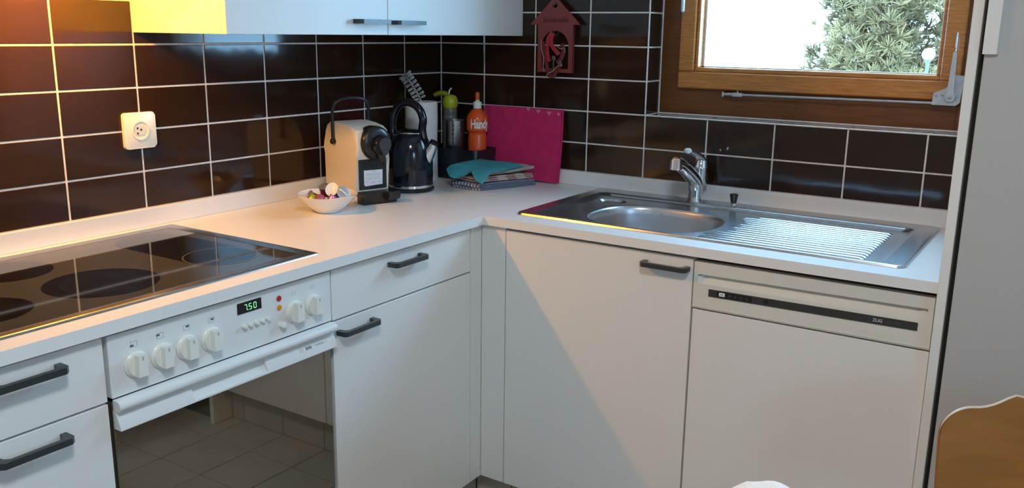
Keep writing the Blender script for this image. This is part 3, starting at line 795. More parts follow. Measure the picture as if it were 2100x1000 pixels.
for i in range(NR):
    y = -0.168 - i * (0.312 / (NR - 1)); x0 = 1.205 - (0.012 if i % 2 else 0) + 0.0; x1 = 1.553
    if y < -0.40: x0 -= 0.035
    if y > -0.23: x0 -= 0.02
    if i == 0: x0 += .02
    bm = B(); pr = [(-.0088, .8974), (-.0070, .9000), (-.0035, .9016), (0, .9021), (.0035, .9016), (.0070, .9000), (.0088, .8974)]
    vs0 = [bm.verts.new((x0 + .012 if z > .898 else x0, y + a, z)) for a, z in pr]; vs1 = [bm.verts.new((x1 - .012 if z > .898 else x1, y + a, z)) for a, z in pr]
    for k in range(len(pr) - 1): bm.faces.new((vs0[k], vs0[k + 1], vs1[k + 1], vs1[k]))
    bm.faces.new(vs0[::-1]); bm.faces.new(vs1)
    obj('drainer_rib', bm, 'steel_rib', c, ang=60)
bm = B(); cyl(bm, (1.102, -0.066, .9047), (1.102, -0.066, .911), .0085, 20, r1=.007)
kn = obj('plug_knob_base', bm, 'chrome', c)
bm = B(); lathe(bm, [(.0075, .9112), (.0085, .916), (.0120, .934), (.0125, .936), (.0110, .9375)], 20, (1.102, -0.066, 0)); obj('plug_knob', bm, 'black_plastic', c)

TX, TY = 0.985, -0.066
c = thing('sink_mixer_tap', 'chrome single-lever mixer tap standing behind the sink bowl', 'tap', (TX, TY, .905))
bm = B(); lathe(bm, [(.0230, 0.0002), (.0230, .004), (.0205, .006), (.0205, .030), (.0215, .0305), (.0215, .0345), (.0205, .035), (.0200, .046)], 28); obj('base', bm, 'chrome', c, local=True)
# spout leaning out over the bowl
dv = Vector((-0.10, -0.99, 0)).normalized()
bm = B(); pts = smooth_path([Vector((0, 0, .040)), dv * .012 + Vector((0, 0, .062)), dv * .055 + Vector((0, 0, .092)), dv * .105 + Vector((0, 0, .118)), dv * .128 + Vector((0, 0, .124))], 5)
n_ = len(pts); tube(bm, pts, [.0225 - .0045 * i / (n_ - 1) for i in range(n_)], 18); obj('spout', bm, 'chrome', c, local=True, ang=60)
bm = B(); e0 = dv * .128 + Vector((0, 0, .126)); cyl(bm, e0 + Vector((0, 0, .010)), e0 + Vector((0, 0, -.020)), .0182, 22, bev=.001); obj('aerator', bm, 'chrome', c, local=True)
bm = B(); lathe(bm, [(.0205, .0465), (.0205, .066), (.0200, .092), (.0210, .095), (.0210, .100), (.0200, .101), (.0190, .116), (.0130, .128)], 24, (0.006, .016, 0)); obj('lever_body', bm, 'chrome', c, local=True, ang=50)
bm = B(); pts = smooth_path([Vector((.006, .016, .118)), Vector((.004, .000, .130)), Vector((-.002, -.028, .142)), Vector((-.008, -.056, .152))], 5)
n_ = len(pts); tube(bm, pts, [.0185 - .005 * i / (n_ - 1) for i in range(n_)], 16, flat=.62); obj('lever', bm, 'chrome', c, local=True, ang=60)

# ------------------------------------------------------------------ bowl of capsules
BX, BY = 0.232, -0.808
bowl = bm = B()
KN = 48
def brim(i): return 1.0 + 0.02 * math.cos(4 * 2 * PI * i / KN)
prof = [(.026, 0.0003), (.030, .0012), (.033, .004), (.052, .018), (.070, .036), (.083, .050), (.0815, .0505), (.067, .037), (.049, .020), (.030, .0075), (.012, .006)]
rings_ = []
for r_, z_ in prof:
    k_ = min(1.0, max(0.0, (z_ - .01) / .04))
    rings_.append([bm.verts.new((r_ * (1 + (brim(i) - 1) * k_) * math.cos(2 * PI * i / KN), r_ * (1 + (brim(i) - 1) * k_) * math.sin(2 * PI * i / KN), z_ + .0016 * k_ * math.cos(4 * 2 * PI * i / KN + .6))) for i in range(KN)])
skin(bm, rings_)
bowl = tag(obj('serving_bowl', bm, 'porcelain', ang=60), 'white wavy-rimmed china bowl of coffee capsules beside the coffee machine', 'bowl')
bowl.location = (BX, BY, .9)
def capsule(dx, dy, dz, rx, ry, m, label):
    t_ = thing('coffee_capsule', label, 'capsule', (BX + dx, BY + dy, .9 + dz), 0, 'coffee capsules in the white bowl')
    t_.rotation_euler = (R(rx), R(ry), 0)
    b_ = B(); lathe(b_, [(.0105, -.013), (.0125, -.0105), (.0150, .010), (.0150, .0125)], 20); obj('cup', b_, m, t_, local=True)
    b_ = B(); lathe(b_, [(.0182, .0126), (.0182, .0136), (.0150, .0142)], 20); obj('rim_foil', b_, 'foil', t_, local=True)
capsule(-.034, -.016, .0365, 60, -40, 'capsule_olive', 'olive gold coffee capsule lying at the bowl edge')
capsule(-.016, -.038, .0385, 155, 10, 'capsule_lime', 'shiny lime coffee capsule lying upside down in the bowl')
capsule(-.012, .006, .054, 10, 8, 'capsule_plum', 'plum red coffee capsule standing upright with its foil on top')
capsule(.012, -.040, .0395, 150, -15, 'capsule_pink', 'pink coffee capsule lying upside down in the bowl')
capsule(.036, -.016, .0395, 165, 20, 'capsule_violet', 'violet coffee capsule upside down by the white spoon')
capsule(.030, .022, .045, 30, 30, 'capsule_bronze', 'dark bronze coffee capsule behind the white spoon')
capsule(.046, .008, .052, 20, 62, 'capsule_copper', 'copper coffee capsule tipped up on its side against the bowl rim')
capsule(-.028, .024, .050, -35, -50, 'capsule_bronze', 'bronze coffee capsule showing its pale foil beside the olive capsule')
t_ = thing('plastic_spoon', 'small white plastic spoon lying on the coffee capsules', 'spoon', (BX + .030, BY - .012, .966), R(40))
t_.rotation_euler = (R(48), R(0), R(32))
b_ = B(); rs_ = []
for r_, z_ in ((.004, -.006), (.010, -.0052), (.0155, -.0015), (.0170, .0012), (.0160, .0012), (.0145, -.0005), (.009, -.004), (.003, -.0048)):
    rs_.append([b_.verts.new((r_ * 1.0 * math.cos(2 * PI * i / 24), r_ * 1.25 * math.sin(2 * PI * i / 24), z_)) for i in range(24)])
skin(b_, rs_); obj('spoon_bowl', b_, 'white_plastic', t_, local=True, ang=60)
b_ = B(); tube(b_, smooth_path([(.0162, 0, .0008), (.026, -.003, .002), (.034, -.008, -.004), (.040, -.012, -.012)], 4), .0022, 8); obj('spoon_handle', b_, 'white_plastic', t_, local=True)

# ------------------------------------------------------------------ coffee machine
c = thing('coffee_machine', 'cream capsule coffee machine with black round head and raised lever', 'coffee machine', (0.150, -0.600, 0.9003), R(-17))
W2 = 0.0535
def side(pr, y0, y1, bev=0.0, seg=3):
    b_ = prism(B(), pr, lambda a, b, d: (a, d, b), y0, y1)
    if bev:
        es = [e for e in b_.edges if abs(e.verts[0].co.y - e.verts[1].co.y) < 1e-6]
        bmesh.ops.bevel(b_, geom=es, offset=bev, segments=seg, profile=.5, affect='EDGES')
    return b_
shell = [(-.094, .027), (.086, .027), (.086, .122), (.093, .136), (.095, .160), (.093, .190), (.084, .206), (.062, .213), (.020, .219), (-.030, .223), (-.058, .221), (-.076, .211), (-.087, .192), (-.091, .165), (-.091, .140), (-.096, .130)]
obj('shell', side(shell, -W2, W2, .006), 'cream', c, local=True, ang=40)
obj('base_gap', bx(-.092, .084, -W2 + .003, W2 - .003, .0215, .0268), 'black_plastic', c, local=True)
obj('foot', bx(.028, .0845, -W2, W2 - .004, .0002, .0213, bev=.003), 'cream', c, local=True)
obj('rear_foot', bx(-.092, .0275, -W2 + .004, W2 - .004, .0002, .0213, bev=.003), 'black_plastic', c, local=True)
panel = obj('front_panel', bx(.0865, .0890, -W2 + .008, W2 - .008, .038, .124, bev=.001), 'black_plastic', c, local=True)
for i in range(11):
    y = -.036 + .0072 * i; obj('panel_rib', bx(.0891, .0902, y - .0015, y + .0015, .100, .120), 'black_plastic', panel, local=True)
XL = .0893
obj('paper_label', prism(B(), [(-.030, .052), (-.026, .0475), (.030, .050), (.031, .092), (-.030, .093)], lambda a, b2, d: (d, a, b2), XL, XL + .0004), 'label_paper', panel, local=True, label='white paper label with grey print')
b_ = B()
for (y0, y1, z, h_) in ((-.006, .010, .0885, .0018), (-.024, .025, .0820, .0010), (-.024, .026, .0785, .0010), (-.024, .024, .0725, .0007), (-.024, .022, .0695, .0007), (-.024, .024, .0665, .0007), (-.006, .006, .0575, .0022), (.016, .024, .0575, .0018), (-.026, -.021, .061, .0022)):
    box(b_, XL + .0005, XL + .0007, y0, y1, z - h_ / 2, z + h_ / 2)
obj('label_print', b_, 'ink_faint', panel, local=True)
hc = Vector((.088, 0.006, .170))
n_, bb_ = Vector((0, 1, 0)), Vector((0, 0, 1))
b_ = B(); rs_ = [ring(b_, hc + Vector((dx, 0, 0)), n_, bb_, r_, 40) for dx, r_ in ((-.02, .047), (.008, .048), (.016, .0465), (.021, .041), (.023, .030))]
skin(b_, rs_); obj('head', b_, 'black_plastic', c, local=True, ang=50)
b_ = B(); rs_ = [ring(b_, hc + Vector((dx, .006, -.005)), n_, bb_, r_, 32) for dx, r_ in ((.0232, .029), (.040, .0265), (.0435, .0235))]
skin(b_, rs_); obj('head_nose', b_, 'black_gloss', c, local=True, ang=40)
b_ = B(); tear = [(.019 * math.cos(R(a)), .019 * math.sin(R(a)) + .004) for a in range(-20, 201, 20)] + [(-.006, -.026), (.006, -.026)]
prism(b_, tear, lambda a, b, d: hc + Vector((d, a + .008, b - .005)), .0437, .048); obj('nose_plate', b_, 'strip_black', c, local=True)
b_ = B(); cyl(b_, hc + Vector((.030, .006, -.030)), hc + Vector((.030, .006, -.050)), .012, 18, r1=.010); obj('coffee_spout', b_, 'black_plastic', c, local=True)
b_ = side([(.0855, .0002), (.122, .0002), (.127, .010), (.127, .030), (.123, .034), (.0875, .034), (.0875, .0215), (.0855, .0215)], -W2 + .001, W2 + .004, .0025); tray = obj('drip_tray', b_, 'black_plastic', c, local=True)
b_ = prism(B(), [(.0, .0), (.016, .004), (.021, .016), (.019, .026), (.0, .026)], lambda a, b, d: (.1272 + a, d, .009 + b), .016, .054); obj('tray_lip', b_, 'black_plastic', tray, local=True)
b_ = B(); yL = W2 + .006
arch = smooth_path([(-.030, -yL, .168), (-.030, -yL, .225), (-.026, -yL + .002, .265), (-.022, -yL + .020, .283), (-.020, 0, .289), (-.022, yL - .020, .283), (-.026, yL - .002, .265), (-.030, yL, .225), (-.030, yL, .178)], 5)
tube(b_, arch, .0046, 10); obj('lever_arch', b_, 'black_plastic', c, local=True, ang=60)
for s_ in (-1, 1):
    b_ = B(); cyl(b_, (-.030, s_ * (W2 + .0003), .166), (-.030, s_ * (W2 + .012), .166), .0080, 18, bev=.0015); obj('lever_pivot', b_, 'black_gloss', c, local=True)

# ------------------------------------------------------------------ kettle
c = thing('electric_kettle', 'black dome-shaped electric kettle with chrome spout and base ring', 'kettle', (0.188, -0.402, 0.9003), R(14))
b_ = B(); lathe(b_, [(.066, 0), (.072, .002), (.073, .008), (.069, .012)], 40); obj('power_base', b_, 'black_plastic', c, local=True)
b_ = B(); lathe(b_, [(.0680, .0123), (.0695, .013), (.0695, .0205), (.0680, .0213)], 40); obj('chrome_band', b_, 'chrome', c, local=True)
b_ = B(); lathe(b_, [(.0675, .0215), (.0690, .030), (.0688, .085), (.0670, .118), (.0620, .144), (.0520, .164), (.0415, .1765)], 44); obj('body', b_, 'black_gloss', c, local=True, ang=60)
b_ = B(); lathe(b_, [(.0416, .1767), (.0420, .1785), (.0400, .1800)], 40); obj('lid_band', b_, 'chrome', c, local=True)
b_ = B(); lathe(b_, [(.0395, .1802), (.034, .1850), (.022, .1885), (.008, .190)], 40); obj('lid', b_, 'black_gloss', c, local=True, ang=60)
b_ = B(); pts = smooth_path([(-.052, 0, .155), (-.060, 0, .190), (-.052, 0, .236), (-.026, 0, .264), (.006, 0, .266), (.032, 0, .248), (.044, 0, .218), (.041, 0, .188), (.046, 0, .158)], 6)
tube(b_, pts, .0140, 14, flat=.85); obj('handle', b_, 'black_gloss', c, local=True, ang=60)
b_ = B(); pts = [Vector((.046, 0, .096)), Vector((.058, 0, .114)), Vector((.073, 0, .136)), Vector((.079, 0, .146))]
tube(b_, pts, [.025, .022, .0155, .0140], 20); spt = obj('spout', b_, 'chrome', c, local=True, ang=60)
b_ = B(); tube(b_, [Vector((.0795, 0, .1466)), Vector((.0830, 0, .1520))], [.0144, .0146], 20); obj('spout_lip', b_, 'black_gloss', spt, local=True)

# ------------------------------------------------------------------ paper towel roll
b_ = B(); KR = 40
prof = [(.018, .0), (.051, .0), (.0520, .003), (.0518, .13), (.0522, .20), (.0525, .253), (.0510, .2555), (.0195, .2555), (.0190, .250), (.0185, .02)]
rs_ = []
for r_, z_ in prof:
    rs_.append([b_.verts.new(((r_ + (.0009 * math.sin(3 * a + z_ * 30) if r_ > .03 else 0)) * math.cos(a), (r_ + (.0009 * math.sin(3 * a + z_ * 30) if r_ > .03 else 0)) * math.sin(a), z_)) for a in [2 * PI * i / KR for i in range(KR)]])
skin(b_, rs_); roll = tag(obj('paper_towel_roll', b_, 'paper', ang=50), 'white kitchen paper roll standing behind the black kettle', 'paper roll')
roll.location = (0.088, -0.2215, .9003)

# ------------------------------------------------------------------ washing-up caddy and what stands in it
CX0, CX1, CY0, CY1 = 0.0500, 0.2690, -0.1665, -0.0400
b_ = B(); lps = []
for ins, z_, r_ in ((0.010, .9003, .012), (0.006, .902, .014), (0.0, 1.000, .018), (.0005, 1.002, .018), (.004, 1.002, .015), (.005, 1.000, .014), (.0095, .906, .010)):
    lps.append([b_.verts.new((x, y, z_)) for x, y in rrect(CX0 + ins, CX1 - ins, CY0 + ins, CY1 - ins, r_, 5)])
skin(b_, lps); tag(obj('washing_up_caddy', b_, 'caddy_navy', ang=40), 'dark navy plastic washing-up caddy in the corner', 'caddy')

c = thing('cutlery_cup', 'perforated stainless steel cutlery cup in the dark caddy', 'cup', (0.1490, -0.1180, .9066))
b_ = B(); lathe(b_, [(.0305, 0), (.0315, .001), (.0315, .184), (.0322, .186), (.0305, .186), (.0300, .004), (.010, .003)], 36); obj('wall', b_, 'steel_brushed', c, local=True, ang=60)
b_ = B()
for a in range(0, 360, 45):
    for k in range(12):
        z_ = .016 + k * .0140; n_ = Vector((math.cos(R(a - 22)), math.sin(R(a - 22)), 0)); p0 = n_ * .0316 + Vector((0, 0, z_))
        cyl(b_, p0, p0 + n_ * .0003, .0026, 10)
o_ = obj('perforation', b_, 'socket_hole', c, local=True); o_['kind'] = 'stuff'

c = thing('washing_up_bottle', 'orange washing-up liquid bottle with white neck, lettered Handy', 'bottle', (0.2225, -0.0950, .9066), R(-18))
HB = [(.027, .0), (.0305, .003), (.0310, .06), (.0305, .118), (.0295, .1215), (.0295, .1295), (.0350, .1335), (.0360, .1385), (.0360, .1655), (.0350, .1715), (.0305, .1795), (.0220, .189), (.0142, .1955), (.0132, .197)]
ZS_ = 1.15
HB = [(r_, z_ * ZS_) for r_, z_ in HB]
b_ = B(); lathe(b_, HB, 36); obj('bottle_body', b_, 'orange_plastic', c, local=True, ang=50)
b_ = B(); lathe(b_, [(r_, z_ * ZS_) for r_, z_ in [(.0140, .1972), (.0142, .214), (.0125, .216), (.0070, .2165), (.0065, .221)]], 24); obj('collar', b_, 'white_plastic', c, local=True)
b_ = B(); lathe(b_, [(r_, z_ * ZS_) for r_, z_ in [(.0060, .2212), (.0068, .226), (.0072, .234), (.0076, .238), (.0060, .242), (.0030, .243)]], 20); obj('nozzle', b_, 'orange_plastic', c, local=True, ang=50)
bmt = text_mesh('Handy', 0.0330, extrude=.00015, bold=.0009, spacing=.96)
for v in bmt.verts:
    a = R(-22) + v.co.x * .80 / .036; r_ = .0361 + .0003 + v.co.z
    v.co = Vector((r_ * math.cos(a), r_ * math.sin(a), .1765 + v.co.y * 1.25))
obj('lettering', bmt, 'white_plastic', c, local=True, label='white lettering Handy')
b_ = B()
prev = None
for i in range(13):
    a = R(-30 + i * 3.2); q = [b_.verts.new((.03645 * math.cos(a), .03645 * math.sin(a), z_)) for z_ in (.1605, .1622)]
    if prev: b_.faces.new((prev[0], q[0], q[1], prev[1]))
    prev = q
obj('lettering_line', b_, 'pink_light', c, local=True)

c = thing('spray_bottle', 'grey bottle with lime green head and white trigger at the back of the caddy', 'bottle', (0.0950, -0.0750, .9066), R(-45))
b_ = B(); lathe(b_, [(.0235, 0), (.0255, .002), (.0255, .13), (.0250, .150), (.0235, .153), (.0245, .156), (.0245, .163), (.0230, .166), (.0240, .169), (.0240, .182), (.0225, .186)], 28); [setattr(v.co, 'z', v.co.z * 1.18) for v in b_.verts]; obj('bottle_body', b_, 'grey_clear', c, local=True, ang=40)
b_ = B(); lathe(b_, [(.0228, .1862), (.0250, .192), (.0262, .203), (.0250, .216), (.0195, .226), (.0095, .231)], 28, (.004, 0, 0)); [setattr(v.co, 'z', v.co.z + .034) for v in b_.verts]; hd = obj('head_dome', b_, 'lime_plastic', c, local=True, ang=60)
b_ = B(); pts = smooth_path([(-.004, -.006, .222), (-.020, -.014, .232), (-.040, -.030, .232), (-.058, -.042, .226)], 4); tube(b_, pts, .0105, 12, flat=.8); [setattr(v.co, 'z', v.co.z + .034) for v in b_.verts]; obj('head_arm', b_, 'lime_plastic', c, local=True, ang=60)
b_ = B(); pts = smooth_path([(-.002, -.004, .230), (.000, -.002, .244), (.006, .004, .252)], 4); tube(b_, pts, [.0035] * 7 + [.004, .003], 8) if False else tube(b_, pts, .0030, 8); [setattr(v.co, 'z', v.co.z + .034) for v in b_.verts]; obj('trigger', b_, 'white_plastic', c, local=True)

c = thing('bottle_brush', 'white bristled bottle brush standing in the paper roll', 'brush', (0.088, -0.2215, .9205))
pth = smooth_path([(.008, .004, .0), (.005, .002, .12), (.001, 0, .22), (-.006, -.004, .250), (-.020, -.014, .280), (-.036, -.024, .308), (-.043, -.029, .320)], 8)
b_ = B(); tube(b_, pth, .0026, 8); obj('stem', b_, 'white_plastic', c, local=True)
b_ = B(); cand = [i for i, p in enumerate(pth) if p.z > .243]
K_ = 26
for k in range(K_):
    q = cand[0] + (cand[-1] - cand[0]) * k / (K_ - 1); i0 = min(int(q), len(pth) - 2); p0 = pth[i0].lerp(pth[i0 + 1], q - i0)
    dn = (pth[i0 + 1] - pth[i0]).normalized(); n_, b2 = frame_of(dn); rr_ = .0205 if k < K_ - 3 else .0225
    if k % 3 == 2 and k < K_ - 4: continue
    for i in range(44):
        a = 2 * PI * i / 34 + k * .9; d_ = n_ * math.cos(a) + b2 * math.sin(a)
        p1 = p0 + d_ * rr_ * random.uniform(.88, 1.06) + dn * random.uniform(-.001, .002); w_ = (d_.cross(dn) + dn * .8).normalized() * .0017
        b_.faces.new([b_.verts.new(p0 - w_), b_.verts.new(p0 + w_), b_.verts.new(p1 + w_), b_.verts.new(p1 - w_)])
o_ = obj('bristles', b_, 'bristle', c, local=True); o_['kind'] = 'stuff'

# ------------------------------------------------------------------ pink quilted mat leaning on the wall
c = thing('pink_mat', 'bright pink fabric mat with small hearts leaning against the tiles', 'mat', (0.36, -0.03, .9))
def pink(off, zt, xr, sag):
    def fn(u, v):
        x = .200 + u * (xr - .200) + .004 * math.sin(v * 3.0) * u
        z = .9046 + v * zt
        y = -.0375 + off + v * .0245 - .0022 * math.sin(u * 5 + v * 2) - sag * math.sin(v * PI) * (u - .5) ** 2
        return (x, y, z)
    return fn
obj('front_layer', sheet(B(), pink(-.0045, .232, .498, .010), 24, 18, .0052), 'pink_cloth', c, ang=60)
obj('back_layer', sheet(B(), pink(.0020, .2335, .503, .010), 24, 18, .0050), 'pink_cloth', c, ang=60)
ht = [(0, -.0042), (.0045, .0008), (.0040, .0034), (.0020, .0040), (0, .0024), (-.0020, .0040), (-.0040, .0034), (-.0045, .0008)]
fnp = pink(-.0045, .232, .498, .010)
for u_, v_, sc in ((.58, .985, 1.5), (.71, .968, 1.6), (.85, .952, 1.7), (.972, .945, 1.3)):
    ctr = Vector(fnp(u_, v_)); b_ = B()
    prism(b_, [(a * sc, b * sc if not (u_ == .60) else b * .4) for a, b in ht], lambda a, b, d: ctr + Vector((a, d - .0029, b)), -.0006, 0)
    obj('heart', b_, 'pink_light', c)

# ------------------------------------------------------------------ folded cloths
def foot(u, v, sc=1.0, dx=0, dy=0):
    A_, B_, C_, D_ = Vector((.258, -.286, 0)), Vector((.372, -.296, 0)), Vector((.452, -.095, 0)), Vector((.338, -.078, 0))
    p = A_.lerp(B_, u).lerp(D_.lerp(C_, u), v); m_ = (A_ + B_ + C_ + D_) / 4
    return m_ + (p - m_) * sc + Vector((dx, dy, 0))
def folded(name, z0, layers, th, m, label, sc, dx=0, dy=0, wob=.001, up=0.0):
    # a cloth folded in zig-zag: the round turns lie at the front and back edges
    prof = []; rr_ = th / 2; e = rr_ / .2
    for k in range(layers):
        zc = z0 + th * (k + .5); seq = [i / 10 for i in range(11)]
        if k % 2: seq = seq[::-1]
        prof += [(e + (1 - 2 * e) * t, zc) for t in seq]
        if k < layers - 1:
            sgn = 1 if k % 2 == 0 else -1; v0 = 1 - e if sgn > 0 else e
            prof += [(v0 + sgn * e * math.sin(a), zc + rr_ - rr_ * math.cos(a)) for a in [PI * j / 6 for j in range(1, 6)]]
    n_ = len(prof) - 1
    def fn(u, s_):
        q = s_ * n_; i = min(int(q), n_ - 1); t = q - i
        v = prof[i][0] * (1 - t) + prof[i + 1][0] * t; z = prof[i][1] * (1 - t) + prof[i + 1][1] * t
        p = foot(u, v, sc, dx, dy)
        return (p.x, p.y, z + wob * math.sin(7 * u + 4 * v) + up * v * v + (z - z0) * .12 * math.sin(3 * u))
    b_ = sheet(B(), fn, 24, n_, th * .80)
    for v in b_.verts: v.co.z = max(z0, v.co.z)
    return tag(obj(name, b_, m, ang=70), label, 'towel')
folded('tea_towel', .9006, 3, .0066, 'towel_blue_stripe', 'folded blue and white striped tea towel at the bottom of the cloth pile', 1.0)
folded('tea_towel', .9240, 3, .0056, 'towel_red_check', 'folded red and white checked tea towel in the middle of the cloth pile', .95, -.004, .004)
folded('dish_cloth', .9445, 2, .0042, 'grey_cloth', 'folded beige-grey dish cloth under the turquoise cloth', .90, .002, .012, wob=.0008, up=.010)
b_ = B()
def turq(u, v):
    p = Vector((.248, -.300, 0)).lerp(Vector((.410, -.318, 0)), u).lerp(Vector((.275, -.150, 0)).lerp(Vector((.420, -.120, 0)), u), v)
    z = .9665 + .0020 * math.sin(u * 5 + 1) * math.sin(v * 4) + .010 * v * (1 - u)
    edge = 0
    if v < .15: edge = ((.15 - v) / .15) ** 1.2
    z -= edge * (.026 * (abs(math.sin(u * PI * 1.5 + .2))) + .004)
    z -= max(0, (u - .85) / .15) ** 2 * .006
    y = p.y - (.012 * math.sin(u * PI * 3 - .6) * edge)
    return (p.x, y - .006 * edge, z)
sheet(b_, turq, 44, 28, .0016)
tag(obj('cleaning_cloth', b_, 'turquoise_cloth', ang=70), 'turquoise microfibre cloth draped on top of the folded towels', 'cloth')

# ------------------------------------------------------------------ red key house on the tiles
c = thing('key_house', 'red house-shaped key holder hanging on the brown tiles', 'key holder', (0.47, -0.02, 1.26))
HYa, HYb = -.0255, -.0195
bm = B()
outer = [(.409, 1.256), (.536, 1.256), (.536, 1.4035), (.5615, 1.4035), (.4755, 1.4850), (.470, 1.4868), (.4645, 1.4850), (.3785, 1.4035), (.409, 1.4035)]
hole = [(.4235, 1.268), (.5215, 1.268), (.5215, 1.330)] + [(.4725 + .049 * math.cos(R(a)), 1.338 + .047 * math.sin(R(a))) for a in range(8, 173, 9)] + [(.4235, 1.330)]
hang = [(.470 + .0085 * math.cos(2 * PI * i / 20), 1.463 + .0085 * math.sin(2 * PI * i / 20)) for i in range(20)]
plate_with_holes(bm, outer, [hole, hang], HYa, HYb)
for v in bm.verts: v.co = Vector((v.co.x, v.co.z, v.co.y))
house = obj('house_front', bm, 'red_board', c)
obj('back_board', (lambda b: plate_with_holes(b, [(.411, 1.258), (.534, 1.258), (.534, 1.300), (.411, 1.300)], [], -.0190, -.0155))(B()), 'dark_ribbon', c) if False else None
bm = bx(.412, .533, -.0192, -.0062, 1.2565, 1.262); obj('bottom_ledge', bm, 'red_board', c)
bm = bx(.412, .418, -.0192, -.0062, 1.2625, 1.400); obj('side_board', bm, 'red_board', c)
bm = bx(.527, .533, -.0192, -.0062, 1.2625, 1.400); obj('side_board', bm, 'red_board', c)
bm = B(); cyl(bm, (.470, -.0005, 1.4670), (.470, -.030, 1.4670), .0030, 10); cyl(bm, (.470, -.0301, 1.4670), (.470, -.0325, 1.4670), .0052, 14); obj('hanging_nail', bm, 'iron', c)
lettering('lettering', 'Soldanelle', 0.0225, 'house_ink', house, lambda x, y, z: (.4735 + x, HYa - .0002 - z, 1.4185 + y), bold=.0002)
t_ = thing('key_bunch', 'keys on red ribbons hanging in the opening of the red house', 'keys', (0.46, -0.03, 1.25))
b_ = B(); cyl(b_, (.468, -.0193, 1.382), (.468, -.034, 1.378), .0022, 8); obj('hook', b_, 'iron', t_)
b_ = B(); 
def ribbon(pts, w, m, nm='ribbon'):
    P_ = smooth_path(pts, 6); b_ = B()
    def fn(u, v):
        q = u * (len(P_) - 1); i = min(int(q), len(P_) - 2); p = P_[i].lerp(P_[i + 1], q - i)
        d = (P_[i + 1] - P_[i]).normalized(); s = d.cross(Vector((0, 1, 0)));
        s = s.normalized() if s.length > .01 else Vector((1, 0, 0))
        return p + s * (v - .5) * w
    sheet(b_, fn, 30, 2, .0012); return obj(nm, b_, m, t_, ang=60)
ribbon([(.466, -.030, 1.380), (.452, -.033, 1.362), (.450, -.035, 1.335), (.453, -.034, 1.305), (.458, -.033, 1.290)], .012, 'red_ribbon')
ribbon([(.468, -.031, 1.378), (.464, -.036, 1.355), (.472, -.037, 1.335), (.488, -.035, 1.318), (.492, -.033, 1.312)], .014, 'red_ribbon')
ribbon([(.430, -.029, 1.352), (.436, -.031, 1.318), (.446, -.032, 1.285), (.456, -.031, 1.252), (.470, -.031, 1.243), (.484, -.030, 1.262), (.500, -.030, 1.285)], .013, 'dark_ribbon')
ribbon([(.500, -.030, 1.345), (.506, -.030, 1.325), (.500, -.031, 1.300), (.486, -.032, 1.285)], .014, 'dark_ribbon')
for pts in ([(.424, -.031, 1.358), (.428, -.034, 1.330), (.438, -.036, 1.300), (.436, -.035, 1.275), (.440, -.034, 1.258)], [(.446, -.033, 1.240), (.455, -.036, 1.252), (.470, -.035, 1.258), (.488, -.034, 1.276), (.502, -.033, 1.280)],
            [(.484, -.033, 1.338), (.500, -.035, 1.330), (.512, -.034, 1.332), (.514, -.033, 1.318)], [(.490, -.033, 1.282), (.500, -.034, 1.290), (.503, -.033, 1.276)]):
    b_ = B(); tube(b_, smooth_path(pts, 5), .0012, 6); obj('string', b_, 'pale_string', t_)
b_ = B()
bow = [(.470 + .008 * math.cos(2 * PI * i / 16), 1.300 + .008 * math.sin(2 * PI * i / 16)) for i in range(16)]
prism(b_, bow, lambda a, b, d: (a, d, b), -.0275, -.0255); box(b_, .4675, .4725, -.0275, -.0255, 1.266, 1.294); box(b_, .4725, .4755, -.0275, -.0255, 1.268, 1.274); obj('key', b_, 'steel_frame', t_)

# ------------------------------------------------------------------ chair and table at the near side
c = thing('dining_chair', 'plywood dining chair with curved backrest standing by the tall cabinet', 'chair', (2.012, -1.13, 0.0), R(6))
def top_z(x):
    a = abs(x)
    if a < .092: return .777 + .009 * (a / .092) ** 1.5
    if a < .150:
        t = (a - .092) / .058; return .786 - .026 * (1 - (1 - t) ** 1.9)
    t = (a - .150) / .050; return .760 - .046 * (1 - math.sqrt(max(0, 1 - t * t)))
def backf(u, v):
    s = -1 + 2 * u; x = .2 * math.sin(s * PI / 2) if True else .2 * s
    zt = top_z(x); zb = .56 + .02 * (1 - abs(s) ** 3)
    z = zb + (zt - zb) * v
    x2 = x * (1 - .06 * (1 - (z - .56) / .26) ** 2)
    y = .195 + .30 * (z - .56) - 1.1 * x2 * x2 + .03
    return (x2, y, z)
b_ = sheet(B(), backf, 48, 12, .011); obj('backrest', b_, 'plywood', c, local=True, ang=50)
def edgef(u, v):
    p = Vector(backf(u, 1.0)); return p
b_ = B(); pts = [Vector(backf(i / 48, 1.0)) + Vector((0, 0, .0008)) for i in range(49)]
rs_ = []
for i, p in enumerate(pts):
    rs_.append([b_.verts.new(p + Vector((0, .0058, -.0004))), b_.verts.new(p + Vector((0, .0030, .0016))), b_.verts.new(p + Vector((0, -.0030, .0016))), b_.verts.new(p + Vector((0, -.0058, -.0004)))])
skin(b_, rs_); obj('lit_edge', b_, 'ply_edge_lit', c, local=True, ang=60)  # pale strip puts window light on the top ply edge into colour
def seatf(u, v):
    s = -1 + 2 * u; y = -.20 + .40 * v; wv = .205 * (1 - .05 * v) * (1 - .06 * max(0, 1 - v * 6) ** 2)
    return (s * wv, y, .455 - .016 * (1 - s * s) * math.sin(PI * min(1, v * 1.05)) - .022 * max(0, .18 - v) / .18 * .6)
b_ = sheet(B(), seatf, 24, 20, .012); obj('seat', b_, 'plywood', c, local=True, ang=50)
